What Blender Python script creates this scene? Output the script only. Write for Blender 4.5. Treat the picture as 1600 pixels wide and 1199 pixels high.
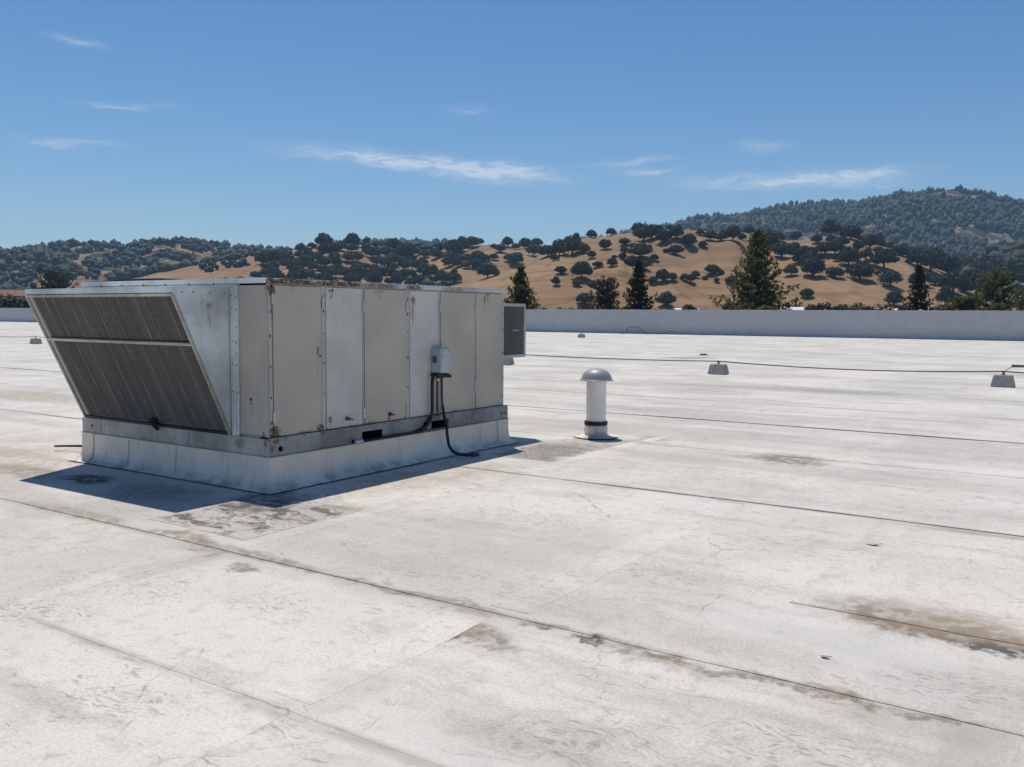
import bpy, bmesh, math, random
import numpy as np
from mathutils import Vector, Matrix, noise

for o in list(bpy.data.objects):
    bpy.data.objects.remove(o, do_unlink=True)
scene = bpy.context.scene
C = scene.collection
random.seed(11)
R = math.radians

# ------------------------------------------------------------------ camera
# world: X along the long side of the rooftop unit, Y along its short side, Z up; roof surface at z = 0
cam_data = bpy.data.cameras.new('camera')
cam_data.sensor_width = 36.0
cam_data.lens = 36.0*1394.98/1600.0
cam_data.clip_start = 0.05
cam_data.clip_end = 20000.0
cam = bpy.data.objects.new('camera', cam_data)
C.objects.link(cam)
CAM_YAW, CAM_PITCH, CAM_ROLL, CAM_H = 0.58830, 0.07713, 0.006605, 1.65
_f = Vector((math.cos(CAM_YAW), math.sin(CAM_YAW), 0)); _r = Vector((math.sin(CAM_YAW), -math.cos(CAM_YAW), 0)); _u = Vector((0, 0, 1))
f2 = _f*math.cos(CAM_PITCH)-_u*math.sin(CAM_PITCH); u2 = _u*math.cos(CAM_PITCH)+_f*math.sin(CAM_PITCH)
r3 = _r*math.cos(CAM_ROLL)+u2*math.sin(CAM_ROLL); u3 = u2*math.cos(CAM_ROLL)-_r*math.sin(CAM_ROLL)
m = Matrix((r3, u3, -f2)).transposed().to_4x4()
m.translation = Vector((0, 0, CAM_H))
cam.matrix_world = m
scene.camera = cam

# ------------------------------------------------------------------ sky, sun, exposure
SUN_AZ, SUN_EL = 53.3, 69.5            # degrees; azimuth counted from +X towards +Y
world = bpy.data.worlds.new('World')
scene.world = world
world.use_nodes = True
wt = world.node_tree
wn, wl = wt.nodes, wt.links
sky = wn.new('ShaderNodeTexSky')
sky.sky_type = 'NISHITA'
sky.sun_disc = False
sky.sun_elevation = R(SUN_EL)
sky.sun_rotation = R(90.0-SUN_AZ)
sky.altitude = 150.0
sky.air_density = 1.0
sky.dust_density = 0.25
sky.ozone_density = 3.2
bg = wn['Background']
bg.inputs[1].default_value = 0.094

def wmath(op, a, b=None, clamp=False):
    n = wn.new('ShaderNodeMath'); n.operation = op; n.use_clamp = clamp
    for i, v in enumerate((a, b)):
        if v is None: continue
        if isinstance(v, (int, float)): n.inputs[i].default_value = v
        else: wl.new(v, n.inputs[i])
    return n.outputs[0]
# thin cirrus: streaks given by azimuth / elevation on the sky, broken up by stretched noise
tc = wn.new('ShaderNodeTexCoord')
sep = wn.new('ShaderNodeSeparateXYZ'); wl.new(tc.outputs['Generated'], sep.inputs[0])
az = wmath('MULTIPLY', wmath('ARCTAN2', sep.outputs[1], sep.outputs[0]), 180/math.pi)
el = wmath('MULTIPLY', wmath('ARCSINE', sep.outputs[2]), 180/math.pi)
comb = wn.new('ShaderNodeCombineXYZ'); wl.new(az, comb.inputs[0]); wl.new(el, comb.inputs[1])
def wnoise(vec, sx, sy, detail, rough=.6, rot=0.0, off=0.0):
    mp = wn.new('ShaderNodeMapping'); mp.inputs['Scale'].default_value = (sx, sy, 1); mp.inputs['Rotation'].default_value = (0, 0, rot)
    mp.inputs['Location'].default_value = (off, off*.7, off)
    wl.new(vec, mp.inputs[0])
    nz = wn.new('ShaderNodeTexNoise'); nz.inputs['Scale'].default_value = 1; nz.inputs['Detail'].default_value = detail; nz.inputs['Roughness'].default_value = rough
    wl.new(mp.outputs[0], nz.inputs['Vector'])
    return nz
warp = wnoise(comb.outputs[0], .35, 1.1, 2)
wv = wn.new('ShaderNodeVectorMath'); wv.operation = 'SUBTRACT'; wl.new(warp.outputs['Color'], wv.inputs[0]); wv.inputs[1].default_value = (.5, .5, .5)
ws = wn.new('ShaderNodeVectorMath'); ws.operation = 'MULTIPLY'; wl.new(wv.outputs[0], ws.inputs[0]); ws.inputs[1].default_value = (3.2, .95, 0)
wa = wn.new('ShaderNodeVectorMath'); wa.operation = 'ADD'; wl.new(comb.outputs[0], wa.inputs[0]); wl.new(ws.outputs[0], wa.inputs[1])
cl_noise = wnoise(wa.outputs[0], .55, 2.3, 5, .64, R(-6)).outputs[0]
fine = wnoise(wa.outputs[0], 1.4, 6.0, 3, .65, R(-10), 3.0).outputs[0]
STREAKS = [  # azimuth, elevation, half length, half width, tilt, strength
    (39.8, 9.40, 12.0, .80, 4.2, 1.2), (34.8, 8.90, 6.2, .85, 3, 1.05), (25.3, 8.95, 2.8, .30, -1, .9), (26.5, 9.5, 4.5, .36, -3, .55),
    (17.0, 8.1, 10.5, .72, 1.5, .95), (12.8, 8.35, 5.0, .58, -3, .9), (18.4, 10.25, 2.6, .45, 0, .55),
    (56.7, 11.7, 4.6, .24, -2.5, .5), (60.0, 9.45, 4.4, .30, -2.0, .55), (59.5, 14.85, 2.6, .34, 8, .4), (36.5, 12.6, 2.6, .5, 0, .28), (78, 12, 9, .6, 4, .6), (-12, 10, 9, .7, -3, .6)]
dens = None
for a0, e0, hl, hw, tilt, st in STREAKS:
    mp = wn.new('ShaderNodeMapping'); mp.vector_type = 'TEXTURE'
    mp.inputs['Location'].default_value = (a0, e0, 0); mp.inputs['Rotation'].default_value = (0, 0, R(tilt)); mp.inputs['Scale'].default_value = (hl*1.08, hw*1.25, 1)
    wl.new(wa.outputs[0], mp.inputs[0])
    gr = wn.new('ShaderNodeTexGradient'); gr.gradient_type = 'QUADRATIC_SPHERE'; wl.new(mp.outputs[0], gr.inputs[0])
    v = wmath('MULTIPLY', gr.outputs['Fac'], st*2.0)
    dens = v if dens is None else wmath('ADD', dens, v)
shape = wmath('MULTIPLY', wmath('SUBTRACT', cl_noise, .27), 2.3, True)
fib = wmath('ADD', wmath('MULTIPLY', fine, 1.7), .05)
dens = wmath('MULTIPLY', wmath('MULTIPLY', dens, shape), fib)
dens = wmath('MULTIPLY', wmath('MINIMUM', dens, 1.0), .60)
cmix = wn.new('ShaderNodeMix'); cmix.data_type = 'RGBA'
wl.new(dens, cmix.inputs[0]); hs = wn.new('ShaderNodeHueSaturation'); hs.inputs['Saturation'].default_value = 1.25; hs.inputs['Hue'].default_value = .501; wl.new(sky.outputs[0], hs.inputs['Color'])
wl.new(hs.outputs[0], cmix.inputs[6]); cmix.inputs[7].default_value = (8.6, 8.9, 9.6, 1)
wl.new(cmix.outputs[2], bg.inputs[0])

sun_data = bpy.data.lights.new('sun', 'SUN')
sun_data.energy = 4.0
sun_data.angle = R(0.53)
sun_data.color = (1.0, 0.93, 0.82)
sun = bpy.data.objects.new('sun', sun_data)
C.objects.link(sun)
sd = Vector((math.cos(R(SUN_AZ))*math.cos(R(SUN_EL)), math.sin(R(SUN_AZ))*math.cos(R(SUN_EL)), math.sin(R(SUN_EL))))
sun.rotation_euler = sd.to_track_quat('Z', 'Y').to_euler()
sun.location = (30, 40, 80)

scene.view_settings.view_transform = 'Standard'
scene.view_settings.look = 'None'
scene.view_settings.gamma = 1.0
scene.view_settings.exposure = 0.0
scene.cycles.use_denoising = True
scene.cycles.volume_bounces = 1
scene.cycles.max_bounces = 5
scene.cycles.diffuse_bounces = 4
scene.cycles.glossy_bounces = 2
scene.cycles.adaptive_threshold = .02
scene.cycles.caustics_reflective = False
scene.cycles.caustics_refractive = False
scene.cycles.transparent_max_bounces = 8

HAZE_DENSITY = 0.00011

# ------------------------------------------------------------------ helpers
class NT:
    """small node-graph writer for one material"""
    def __init__(self, name, rough=.7, spec=.3, metal=0.0):
        self.mat = bpy.data.materials.new(name); self.mat.use_nodes = True
        self.t = self.mat.node_tree; self.b = self.t.nodes['Principled BSDF']
        self.b.inputs['Roughness'].default_value = rough; self.b.inputs['Specular IOR Level'].default_value = spec; self.b.inputs['Metallic'].default_value = metal
        self.pos = self.t.nodes.new('ShaderNodeNewGeometry').outputs['Position']
    def put(self, sock, v):
        if isinstance(v, (int, float)): sock.default_value = v
        elif isinstance(v, tuple): sock.default_value = (v+(1,)) if len(v) == 3 and len(sock.default_value) == 4 else v
        else: self.t.links.new(v, sock)
    def math(self, op, a, b=None, clamp=False):
        n = self.t.nodes.new('ShaderNodeMath'); n.operation = op; n.use_clamp = clamp
        self.put(n.inputs[0], a)
        if b is not None: self.put(n.inputs[1], b)
        return n.outputs[0]
    def vmath(self, op, a, b):
        n = self.t.nodes.new('ShaderNodeVectorMath'); n.operation = op
        self.put(n.inputs[0], a); self.put(n.inputs[1], b)
        return n.outputs[0]
    def noise(self, vec, scale=1.0, detail=4, rough=.55, xyz=(1, 1, 1), off=(0, 0, 0), dist=0.0, color=False):
        mp = self.t.nodes.new('ShaderNodeMapping'); mp.inputs['Scale'].default_value = xyz; mp.inputs['Location'].default_value = off
        self.put(mp.inputs[0], vec)
        n = self.t.nodes.new('ShaderNodeTexNoise'); n.inputs['Scale'].default_value = scale; n.inputs['Detail'].default_value = detail
        n.inputs['Roughness'].default_value = rough; n.inputs['Distortion'].default_value = dist
        self.put(n.inputs['Vector'], mp.outputs[0])
        return n.outputs['Color' if color else 'Fac']
    def edges(self, vec, scale, rand=1.0):
        n = self.t.nodes.new('ShaderNodeTexVoronoi'); n.feature = 'DISTANCE_TO_EDGE'; n.inputs['Scale'].default_value = scale; n.inputs['Randomness'].default_value = rand
        self.put(n.inputs['Vector'], vec)
        return n.outputs['Distance']
    def step(self, v, a, b):
        n = self.t.nodes.new('ShaderNodeMapRange'); n.interpolation_type = 'SMOOTHSTEP'
        self.put(n.inputs[0], v); n.inputs[1].default_value = a; n.inputs[2].default_value = b; n.inputs[3].default_value = 0; n.inputs[4].default_value = 1
        return n.outputs[0]
    def mix(self, fac, a, b):
        n = self.t.nodes.new('ShaderNodeMix'); n.data_type = 'RGBA'
        self.put(n.inputs[0], fac); self.put(n.inputs[6], a); self.put(n.inputs[7], b)
        return n.outputs[2]
    def spot(self, vec, loc, scale, rot=0.0):
        mp = self.t.nodes.new('ShaderNodeMapping'); mp.vector_type = 'TEXTURE'
        mp.inputs['Location'].default_value = loc; mp.inputs['Scale'].default_value = scale; mp.inputs['Rotation'].default_value = (0, 0, rot)
        self.put(mp.inputs[0], vec)
        g = self.t.nodes.new('ShaderNodeTexGradient'); g.gradient_type = 'SPHERICAL'; self.put(g.inputs[0], mp.outputs[0])
        return g.outputs['Fac']
    def color(self, c): self.put(self.b.inputs['Base Color'], c)
    def rough(self, v): self.put(self.b.inputs['Roughness'], v)
    def bump(self, h, strength=.3, dist=.01):
        n = self.t.nodes.new('ShaderNodeBump'); n.inputs['Strength'].default_value = strength; n.inputs['Distance'].default_value = dist
        self.put(n.inputs['Height'], h); self.put(self.b.inputs['Normal'], n.outputs[0])
    def uv(self, name):
        n = self.t.nodes.new('ShaderNodeUVMap'); n.uv_map = name
        s = self.t.nodes.new('ShaderNodeSeparateXYZ'); self.t.links.new(n.outputs[0], s.inputs[0])
        return s.outputs[0], s.outputs[1]

class MB:
    """collects shapes and links them as ONE mesh object"""
    def __init__(self): self.v = []; self.f = []
    def add(self, vs, fs):
        k = len(self.v); self.v += [tuple(p) for p in vs]; self.f += [tuple(i+k for i in f) for f in fs]; return self
    def box(self, x0, x1, y0, y1, z0, z1):
        return self.add([(x0,y0,z0),(x1,y0,z0),(x1,y1,z0),(x0,y1,z0),(x0,y0,z1),(x1,y0,z1),(x1,y1,z1),(x0,y1,z1)],
                        [(0,3,2,1),(4,5,6,7),(0,1,5,4),(1,2,6,5),(2,3,7,6),(3,0,4,7)])
    def obox(self, o, ax, ay, az):
        o, ax, ay, az = map(Vector, (o, ax, ay, az))
        p = [o, o+ax, o+ax+ay, o+ay]; p = p+[q+az for q in p]
        return self.add(p, [(0,3,2,1),(4,5,6,7),(0,1,5,4),(1,2,6,5),(2,3,7,6),(3,0,4,7)])
    def prism_y(self, xz, y0, y1):          # polygon in x,z extruded along y
        n = len(xz)
        vs = [(x, y0, z) for x, z in xz]+[(x, y1, z) for x, z in xz]
        return self.add(vs, [tuple(range(n)), tuple(range(2*n-1, n-1, -1))]+[(i+n, (i+1) % n+n, (i+1) % n, i) for i in range(n)])
    def tube(self, path, r, n=8, cap=True):
        path = [Vector(p) for p in path]; rs = r if isinstance(r, (list, tuple)) else [r]*len(path)
        k = len(self.v); up = None
        for i, p in enumerate(path):
            d = (path[min(i+1, len(path)-1)]-path[max(i-1, 0)]).normalized()
            if up is None:
                up = Vector((0, 0, 1)) if abs(d.z) < .9 else Vector((1, 0, 0))
            s = d.cross(up).normalized(); up = s.cross(d).normalized()
            for j in range(n):
                a = 2*math.pi*j/n
                self.v.append(tuple(p+(s*math.cos(a)+up*math.sin(a))*rs[i]))
        for i in range(len(path)-1):
            for j in range(n):
                a, b = k+i*n+j, k+i*n+(j+1) % n
                self.f.append((a, b, b+n, a+n))
        if cap:
            self.f.append(tuple(k+j for j in range(n))[::-1]); self.f.append(tuple(k+(len(path)-1)*n+j for j in range(n)))
        return self
    def lathe(self, c, prof, n=32, wob=0.0, cap=False):
        k = len(self.v)
        for i, (r, z) in enumerate(prof):
            for j in range(n):
                a = 2*math.pi*j/n
                w = 1+wob*noise.noise(Vector((math.cos(a)*2, math.sin(a)*2, z*9)))
                self.v.append((c[0]+r*w*math.cos(a), c[1]+r*w*math.sin(a), c[2]+z))
        for i in range(len(prof)-1):
            for j in range(n):
                a, b = k+i*n+j, k+i*n+(j+1) % n
                self.f.append((a, b, b+n, a+n))
        if cap: self.f.append(tuple(k+(len(prof)-1)*n+j for j in range(n)))
        return self
    def build(self, name, mat, parent=None, origin=(0, 0, 0), smooth=False, bevel=0.0):
        me = bpy.data.meshes.new(name)
        o0 = np.array(origin, float)
        me.from_pydata((np.array(self.v, float)-o0).tolist(), [], self.f)
        me.materials.append(mat)
        if smooth:
            me.polygons.foreach_set('use_smooth', [True]*len(me.polygons))
        me.update()
        ob = bpy.data.objects.new(name, me); C.objects.link(ob)
        if parent is not None: ob.parent = parent
        else: ob.location = origin
        if bevel:
            bm = ob.modifiers.new('bevel', 'BEVEL'); bm.width = bevel; bm.segments = 2; bm.limit_method = 'ANGLE'
        return ob
def tag(o, label=None, cat=None, group=None, kind=None):
    if label: o['label'] = label
    if cat: o['category'] = cat
    if group: o['group'] = group
    if kind: o['kind'] = kind
    return o
def thing(name, label, cat, loc, group=None):
    o = bpy.data.objects.new(name, None); o.empty_display_size = .2; o.location = loc; C.objects.link(o)
    return tag(o, label, cat, group)
def wobble(x, y, s, amp): return amp*noise.noise(Vector((x*s, y*s, 3.7)))

# ------------------------------------------------------------------ materials
def roof_material(name, tint=(.645, .605, .550), dark=0.0, crackle=0.0, span=(-99, 999), vspan=(-99, 999)):
    m = NT(name, .78, .22)
    P = m.pos
    wv = m.vmath('SUBTRACT', m.noise(P, 2.2, 3, .6, color=True), (.5, .5, .5))
    D = m.vmath('ADD', P, m.vmath('MULTIPLY', wv, (.30, .30, 0)))
    big = m.noise(P, .42, 4, .6)
    streak = m.noise(D, 1.0, 6, .68, (2.1, .34, 1), (3, 1, 0))
    longst = m.noise(P, 1.0, 3, .6, (.55, .055, 1), (9, 4, 0))
    mid_c = m.noise(P, 8.0, 6, .72, color=True)
    msep = m.t.nodes.new('ShaderNodeSeparateColor'); m.put(msep.inputs[0], mid_c); mid = msep.outputs[0]
    fine = m.noise(P, 58.0, 3, .7)
    c = m.mix(m.step(big, .38, .64), tuple(t*1.05 for t in tint), tuple(t*.84 for t in tint))
    c = m.mix(m.math('MULTIPLY', m.step(streak, .50, .68), .50), c, (.35, .33, .30))
    c = m.mix(m.math('MULTIPLY', m.step(longst, .52, .66), .42), c, (.37, .345, .31))
    c = m.mix(m.math('MULTIPLY', m.step(mid, .50, .66), .34), c, (.33, .315, .29))
    c = m.mix(m.math('MULTIPLY', m.step(fine, .47, .66), .32), c, (.30, .29, .27))
    c = m.mix(m.math('MULTIPLY', m.step(fine, .46, .34), .30), c, (.74, .715, .675))
    # fresh bright coats rolled over seams and repairs
    cn = m.noise(D, .75, 4, .6, (1.0, .6, 1), (5, 8, 0))
    c = m.mix(m.math('MULTIPLY', m.step(cn, .55, .66), .45), c, (.67, .645, .605))
    # scuffs: short dark ticks, and hairline cracks in patches
    ticks = m.noise(D, 1.0, 2, .5, (30, 7.0, 1), (1, 2, 0))
    tm = m.noise(P, .9, 4, .65, off=(4, 4, 0))
    c = m.mix(m.math('MULTIPLY', m.math('MULTIPLY', m.step(ticks, .60, .68), m.step(tm, .46, .62)), .45), c, (.20, .185, .165))
    crk = m.step(m.edges(D, 1.15), .0045, .0008)
    cm = m.math('MULTIPLY', m.step(tm, .44, .54), m.step(mid, .44, .54))
    c = m.mix(m.math('MULTIPLY', m.math('MULTIPLY', crk, cm), .55), c, (.19, .175, .16))
    if crackle or dark:
        pn0, pl0 = m.uv('edge_near'); pn1, pl1 = m.uv('edge_far')
        em = m.math('MINIMUM', m.math('MINIMUM', pn0, pn1), m.math('MINIMUM', pl0, pl1))
        em = m.step(m.math('ADD', em, m.math('MULTIPLY', m.math('SUBTRACT', streak, .5), .7)), -.02, .12)
    if crackle:
        crk2 = m.step(m.edges(D, 5.0), .020, .004)
        c = m.mix(m.math('MULTIPLY', m.math('MULTIPLY', crk2, m.step(tm, .40, .52)), .34+crackle*.3), c, (.18, .17, .16))
        cr3 = m.noise(D, 1.0, 8, .75, (6, 2.6, 1))
        c = m.mix(m.math('MULTIPLY', m.math('MULTIPLY', m.step(cr3, .49, .57), em), .72*crackle, True), c, (.085, .08, .075))
    if dark:
        c = m.mix(m.math('MULTIPLY', m.math('MULTIPLY', m.step(m.noise(P, 40, 6, .75), .35, .62), em), dark), c, (.10, .10, .098))
    # dirt held at the laps of each sheet (distances to the sheet's edges are stored on it)
    n0, l0 = m.uv('edge_near'); n1, l1 = m.uv('edge_far')
    lapn = m.noise(P, 1.0, 4, .65, (2.0, .55, 1), (1, 6, 0))
    lapw = m.noise(P, 1.0, 4, .65, (1.0, .85, 1), (8, 6, 0))
    lap = m.math('MULTIPLY', m.step(n1, .085, -.01), m.step(lapn, .40, .64))
    c = m.mix(m.math('MULTIPLY', lap, .72), c, (.24, .205, .165))
    wide = m.math('MULTIPLY', m.step(n1, .42, .0), m.step(lapw, .54, .74))
    c = m.mix(m.math('MULTIPLY', wide, .50), c, (.33, .28, .22))
    top = m.math('MULTIPLY', m.step(n0, .05, .0), m.step(lapn, .36, .56))
    c = m.mix(m.math('MULTIPLY', top, .55), c, (.30, .27, .23))
    side = m.math('MULTIPLY', m.step(m.math('MINIMUM', l0, l1), .18, .10), m.step(lapw, .50, .66))
    c = m.mix(m.math('MULTIPLY', side, .35), c, (.36, .34, .31))
    # single stains: where water ponded or dirt blew in
    SP = m.vmath('ADD', P, m.vmath('MULTIPLY', m.vmath('ADD', wv, m.vmath('MULTIPLY', m.vmath('SUBTRACT', mid_c, (.5, .5, .5)), (.5, .5, 0))), (.42, .42, 0)))
    grain = m.math('ADD', m.math('MULTIPLY', m.step(mid, .38, .58), .65), .35)
    DARK, BROWN, TAN, TICK = (.105, .095, .085), (.205, .155, .108), (.37, .29, .21), (.20, .185, .165)
    tickgrain = m.step(m.noise(D, 1.0, 4, .7, (46, 12, 1), (6, 1, 0)), .49, .66)
    for cx, cy, rx, ry, rot, st, col in [
            (10.30, 2.98, .62, .55, 0, .95, BROWN), (10.2, 3.3, .25, .6, 0, .5, BROWN),
            (5.16, .82, .34, .75, 0, .95, BROWN), (5.04, .52, .16, .85, 0, 1.15, BROWN), (4.96, .30, .12, .45, 0, 1.4, DARK), (5.3, .5, .4, .8, 0, .55, TAN),
            (3.64, 2.62, .17, .24, 0, .95, BROWN), (3.60, 2.70, .05, .10, 0, .8, DARK),
            (3.90, 2.15, .055, .17, 0, 1.3, DARK), (3.95, 2.45, .06, .16, 0, 1.1, BROWN), (3.91, 1.75, .12, .5, 0, .7, BROWN),
            (4.92, 8.32, .27, .36, 0, 1.5, DARK), (5.0, 5.95, .30, .60, .4, 1.1, DARK), (5.35, 6.15, .45, .45, 0, .9, DARK), (4.55, 5.75, .30, .5, .5, 1.3, TICK), (5.5, 5.75, .6, .3, 0, 1.2, TICK), (6.4, 5.95, .8, .25, 0, 1.0, TICK), (4.9, 7.2, .5, .7, 0, .45, DARK),
            (6.6, 5.75, 1.4, .50, 0, .55, TAN), (7.6, 5.45, .7, .30, .2, .5, TAN), (5.25, 5.35, .55, .16, 0, .5, BROWN),
            (3.955, 1.1, .06, 1.2, 0, .9, BROWN), (3.97, 3.3, .05, 1.0, 0, .7, BROWN), (4.0, 4.6, .07, .7, 0, .8, BROWN), (4.05, 5.55, .12, .55, 0, .95, BROWN), (3.88, 5.15, .10, .25, 0, .8, BROWN), (4.02, 6.9, .15, 1.1, 0, .6, BROWN), (3.75, 4.6, .1, .2, 0, .8, DARK),
            (2.55, 4.85, .28, .6, .2, .75, TICK), (3.1, 4.9, .35, .8, .3, .6, TICK), (2.4, 2.75, .2, .3, 0, .8, TICK), (3.35, 3.9, .3, .5, 0, .6, TICK), (2.1, 3.4, .3, .4, .4, .7, TICK),
            (9.2, 17.2, .9, 3.2, 0, .8, TAN), (5.2, 10.2, .7, 1.6, 0, .6, TAN), (4.8, 9.3, .35, 1.0, 0, .75, BROWN),
            (10.15, 5.45, .8, .7, 0, .6, DARK), (10.9, 5.0, .5, .30, 0, .6, DARK), (9.3, 6.25, .6, .5, 0, .55, TAN),
            (3.3, .9, .35, .45, .5, .8, TICK), (2.9, 1.6, .3, .6, .3, .7, TICK), (4.3, .5, .3, .35, 0, .8, TICK), (8.9, 3.9, .5, 1.2, 0, .6, TICK), (5.2, 2.3, .3, .5, 0, .8, TICK), (6.0, 3.9, .4, .8, 0, .6, TICK),
            (14.3, 6.6, .6, 1.0, 0, .45, BROWN), (16.5, 9.5, 1.2, 2.2, 0, .4, TAN), (18.5, 7.2, 1.0, 1.6, 0, .4, BROWN), (33, 13.5, 1.5, 1.4, 0, .6, DARK), (20.5, 5.4, .9, 2.6, 0, .4, DARK)]:
        if cx+rx < span[0]-.2 or cx-rx > span[1]+.2 or cy+ry < vspan[0]-.2 or cy-ry > vspan[1]+.2: continue
        s = m.spot(SP, (cx, cy, 0), (rx, ry, 50), rot)
        s = m.math('MULTIPLY', m.math('MULTIPLY', m.step(s, .0, .62), tickgrain if col is TICK else grain), st*.85, True)
        c = m.mix(s, c, col)
    m.color(c)
    m.rough(m.math('ADD', m.math('MULTIPLY', mid, .25), .60))
    h = m.math('ADD', m.math('MULTIPLY', m.noise(P, 24, 4, .7), .5), m.math('MULTIPLY', fine, .12))
    h = m.math('ADD', h, m.math('MULTIPLY', streak, 1.3))
    m.bump(h, .75, .014)
    return m.mat
MAT_ROOF = roof_material('roof_membrane', span=(900, 901))
_roof = {}
def roof_mat(u0, u1, v0, v1):                                        # the membrane with just the stains that fall on this area
    key = (int(u0 >= 2.5)+int(u0 >= 4)+int(u0 >= 7.6)+int(u0 >= 13)+int(u0 >= 40), int(v1 > 2.8)+int(v1 > 5.1))
    if key not in _roof: _roof[key] = ([-99, 2.5, 4, 7.6, 13, 40][key[0]], [2.6, 4.1, 7.8, 13.5, 40, 999][key[0]], [-99, 2.7, 5][key[1]], [2.8, 5.1, 999][key[1]])
    v = _roof[key]
    if isinstance(v, tuple): _roof[key] = v = roof_material('roof_membrane', span=v[:2], vspan=v[2:])
    return v
MAT_STRIP = roof_material('seam_tape', (.685, .642, .585), span=(0, 0))
MAT_PATCH = roof_material('crackled_patch', (.60, .565, .515), 0.0, 1.25, (4.1, 5.6), (5, 6.5))
MAT_PATCH2 = roof_material('granule_patch', (.54, .51, .47), .95, .3, (8.4, 9.9), (5, 6.2))

def metal_material(name, base, streak=.25, rust=(), plane='xz', rough=.5, spec=.4, metal=0.0, blot=.12, edge_rust=0.0):
    m = NT(name, rough, spec, metal)
    P = m.pos
    sep = m.t.nodes.new('ShaderNodeSeparateXYZ'); m.put(sep.inputs[0], P)
    cmb = m.t.nodes.new('ShaderNodeCombineXYZ')
    m.put(cmb.inputs[0], sep.outputs[0 if plane == 'xz' else 1]); m.put(cmb.inputs[1], sep.outputs[2])
    Q = cmb.outputs[0]
    b2 = tuple(x*(1-blot*2.2) for x in base); b3 = tuple(min(1, x*(1+blot*1.1)) for x in base)
    c = m.mix(m.step(m.noise(P, 1.6, 6, .6), .34, .68), b3, b2)
    st = m.noise(P, 1.0, 5, .62, (17, 17, .9))
    c = m.mix(m.math('MULTIPLY', m.step(st, .54, .74), streak), c, tuple(x*.55 for x in base))
    st2 = m.noise(P, 1.0, 4, .6, (9, 9, .55), (4, 2, 6))
    c = m.mix(m.math('MULTIPLY', m.step(st2, .56, .72), streak*.7), c, tuple(min(.9, x*1.25) for x in base))
    speck = m.noise(P, 60, 3, .6)
    c = m.mix(m.math('MULTIPLY', m.step(speck, .66, .74), .35), c, tuple(x*.35 for x in base))
    W = m.vmath('ADD', Q, m.vmath('MULTIPLY', m.vmath('SUBTRACT', m.noise(P, 14, 5, .65, color=True), (.5, .5, .5)), (.07, .09, 0)))
    rn = m.noise(P, 34, 6, .7)
    for cx, cz, rx, rz, s in rust:
        g = m.spot(W, (cx, cz, 0), (rx, rz, 9))
        f = m.math('MULTIPLY', m.math('MULTIPLY', m.step(g, .02, .5), m.step(rn, .30, .52)), s, True)
        c = m.mix(f, c, m.mix(m.step(rn, .42, .66), (.16, .075, .03), (.055, .032, .02)))
        run = m.spot(W, (cx, cz-rz*2.2, 0), (rx*.5, rz*3.0, 9))      # rust water run below each spot
        c = m.mix(m.math('MULTIPLY', m.step(run, .05, .8), s*.6, True), c, (.27, .18, .105))
    if edge_rust:
        er = m.step(m.noise(P, 1.0, 6, .7, (2.2, 2.2, 9)), .50, .64)
        c = m.mix(m.math('MULTIPLY', er, edge_rust), c, (.15, .085, .045))
    m.color(c)
    m.rough(m.math('ADD', m.math('MULTIPLY', m.noise(P, 6, 5, .6), .35), rough-.15))
    m.bump(m.math('ADD', m.noise(P, 1.9, 3, .5), m.math('MULTIPLY', speck, .02)), .22, .012)
    return m.mat
RUST_SIDE = [(5.60, 1.86, .055, .075, 1), (6.36, 1.875, .05, .02, 1), (6.345, 1.80, .02, .03, .5), (5.62, .54, .085, .085, 1), (6.19, .53, .07, .055, 1), (6.0, .51, .12, .02, .7), (6.9, .51, .15, .018, .6), (8.4, .51, .2, .015, .5), (6.33, .60, .032, .055, .85), (6.165, 1.28, .018, .065, 1),
             (7.60, 1.80, .05, .07, .8), (7.58, 1.66, .03, .10, .4), (8.95, 1.83, .03, .05, .9), (9.02, 1.88, .05, .02, .9), (7.05, 1.88, .10, .02, .5), (8.14, .56, .03, .05, .8), (7.20, .53, .03, .03, .8), (7.46, .51, .03, .03, .6), (5.85, 1.90, .02, .02, .6)]
MAT_BEIGE = metal_material('beige_panel', (.52, .46, .375), .10, RUST_SIDE, blot=.05)
MAT_BLUEGREY = metal_material('bluegrey_panel', (.62, .59, .53), .28, RUST_SIDE, blot=.06)
MAT_POST = metal_material('post_paint', (.49, .47, .43), .22, RUST_SIDE, blot=.07)
MAT_END = metal_material('end_panel', (.52, .46, .38), .16, [(6.62, .80, .02, .025, .9), (6.45, .52, .03, .03, .9), (6.40, 1.88, .03, .04, .6), (6.74, .50, .04, .03, .8)], 'yz', blot=.07)
MAT_CAP = metal_material('cap_metal', (.56, .56, .55), .25, [(5.85, 1.935, .40, .05, 1), (6.45, 1.935, .45, .05, 1), (7.05, 1.935, .35, .04, .8), (7.6, 1.935, .18, .04, .9), (8.3, 1.935, .3, .03, .5), (5.57, 1.93, .07, .06, 1)], rough=.42, metal=.25, blot=.12)
MAT_GALV = metal_material('galvanised', (.78, .79, .77), .38, [(5.28, 1.70, .03, .03, .35), (5.30, 1.72, .05, .05, .4), (5.22, 1.74, .02, .03, .35), (5.30, 1.60, .015, .05, .35)], rough=.45, metal=.2, blot=.13)
MAT_RAIL = metal_material('rail_metal', (.26, .27, .275), .34, [(5.56, .40, .03, .06, .7), (5.60, .47, .05, .02, .9), (6.2, .48, .05, .015, .8), (8.2, .41, .03, .04, .5)], rough=.45, metal=.25, blot=.2)
MAT_RAILEND = metal_material('rail_end_metal', (.44, .43, .40), .40, [(6.78, .42, .09, .06, .55), (6.42, .44, .03, .05, .8), (9.05, .40, .03, .07, .4), (8.9, .44, .05, .05, .3)], 'yz', rough=.5, metal=.15, blot=.2)
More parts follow.
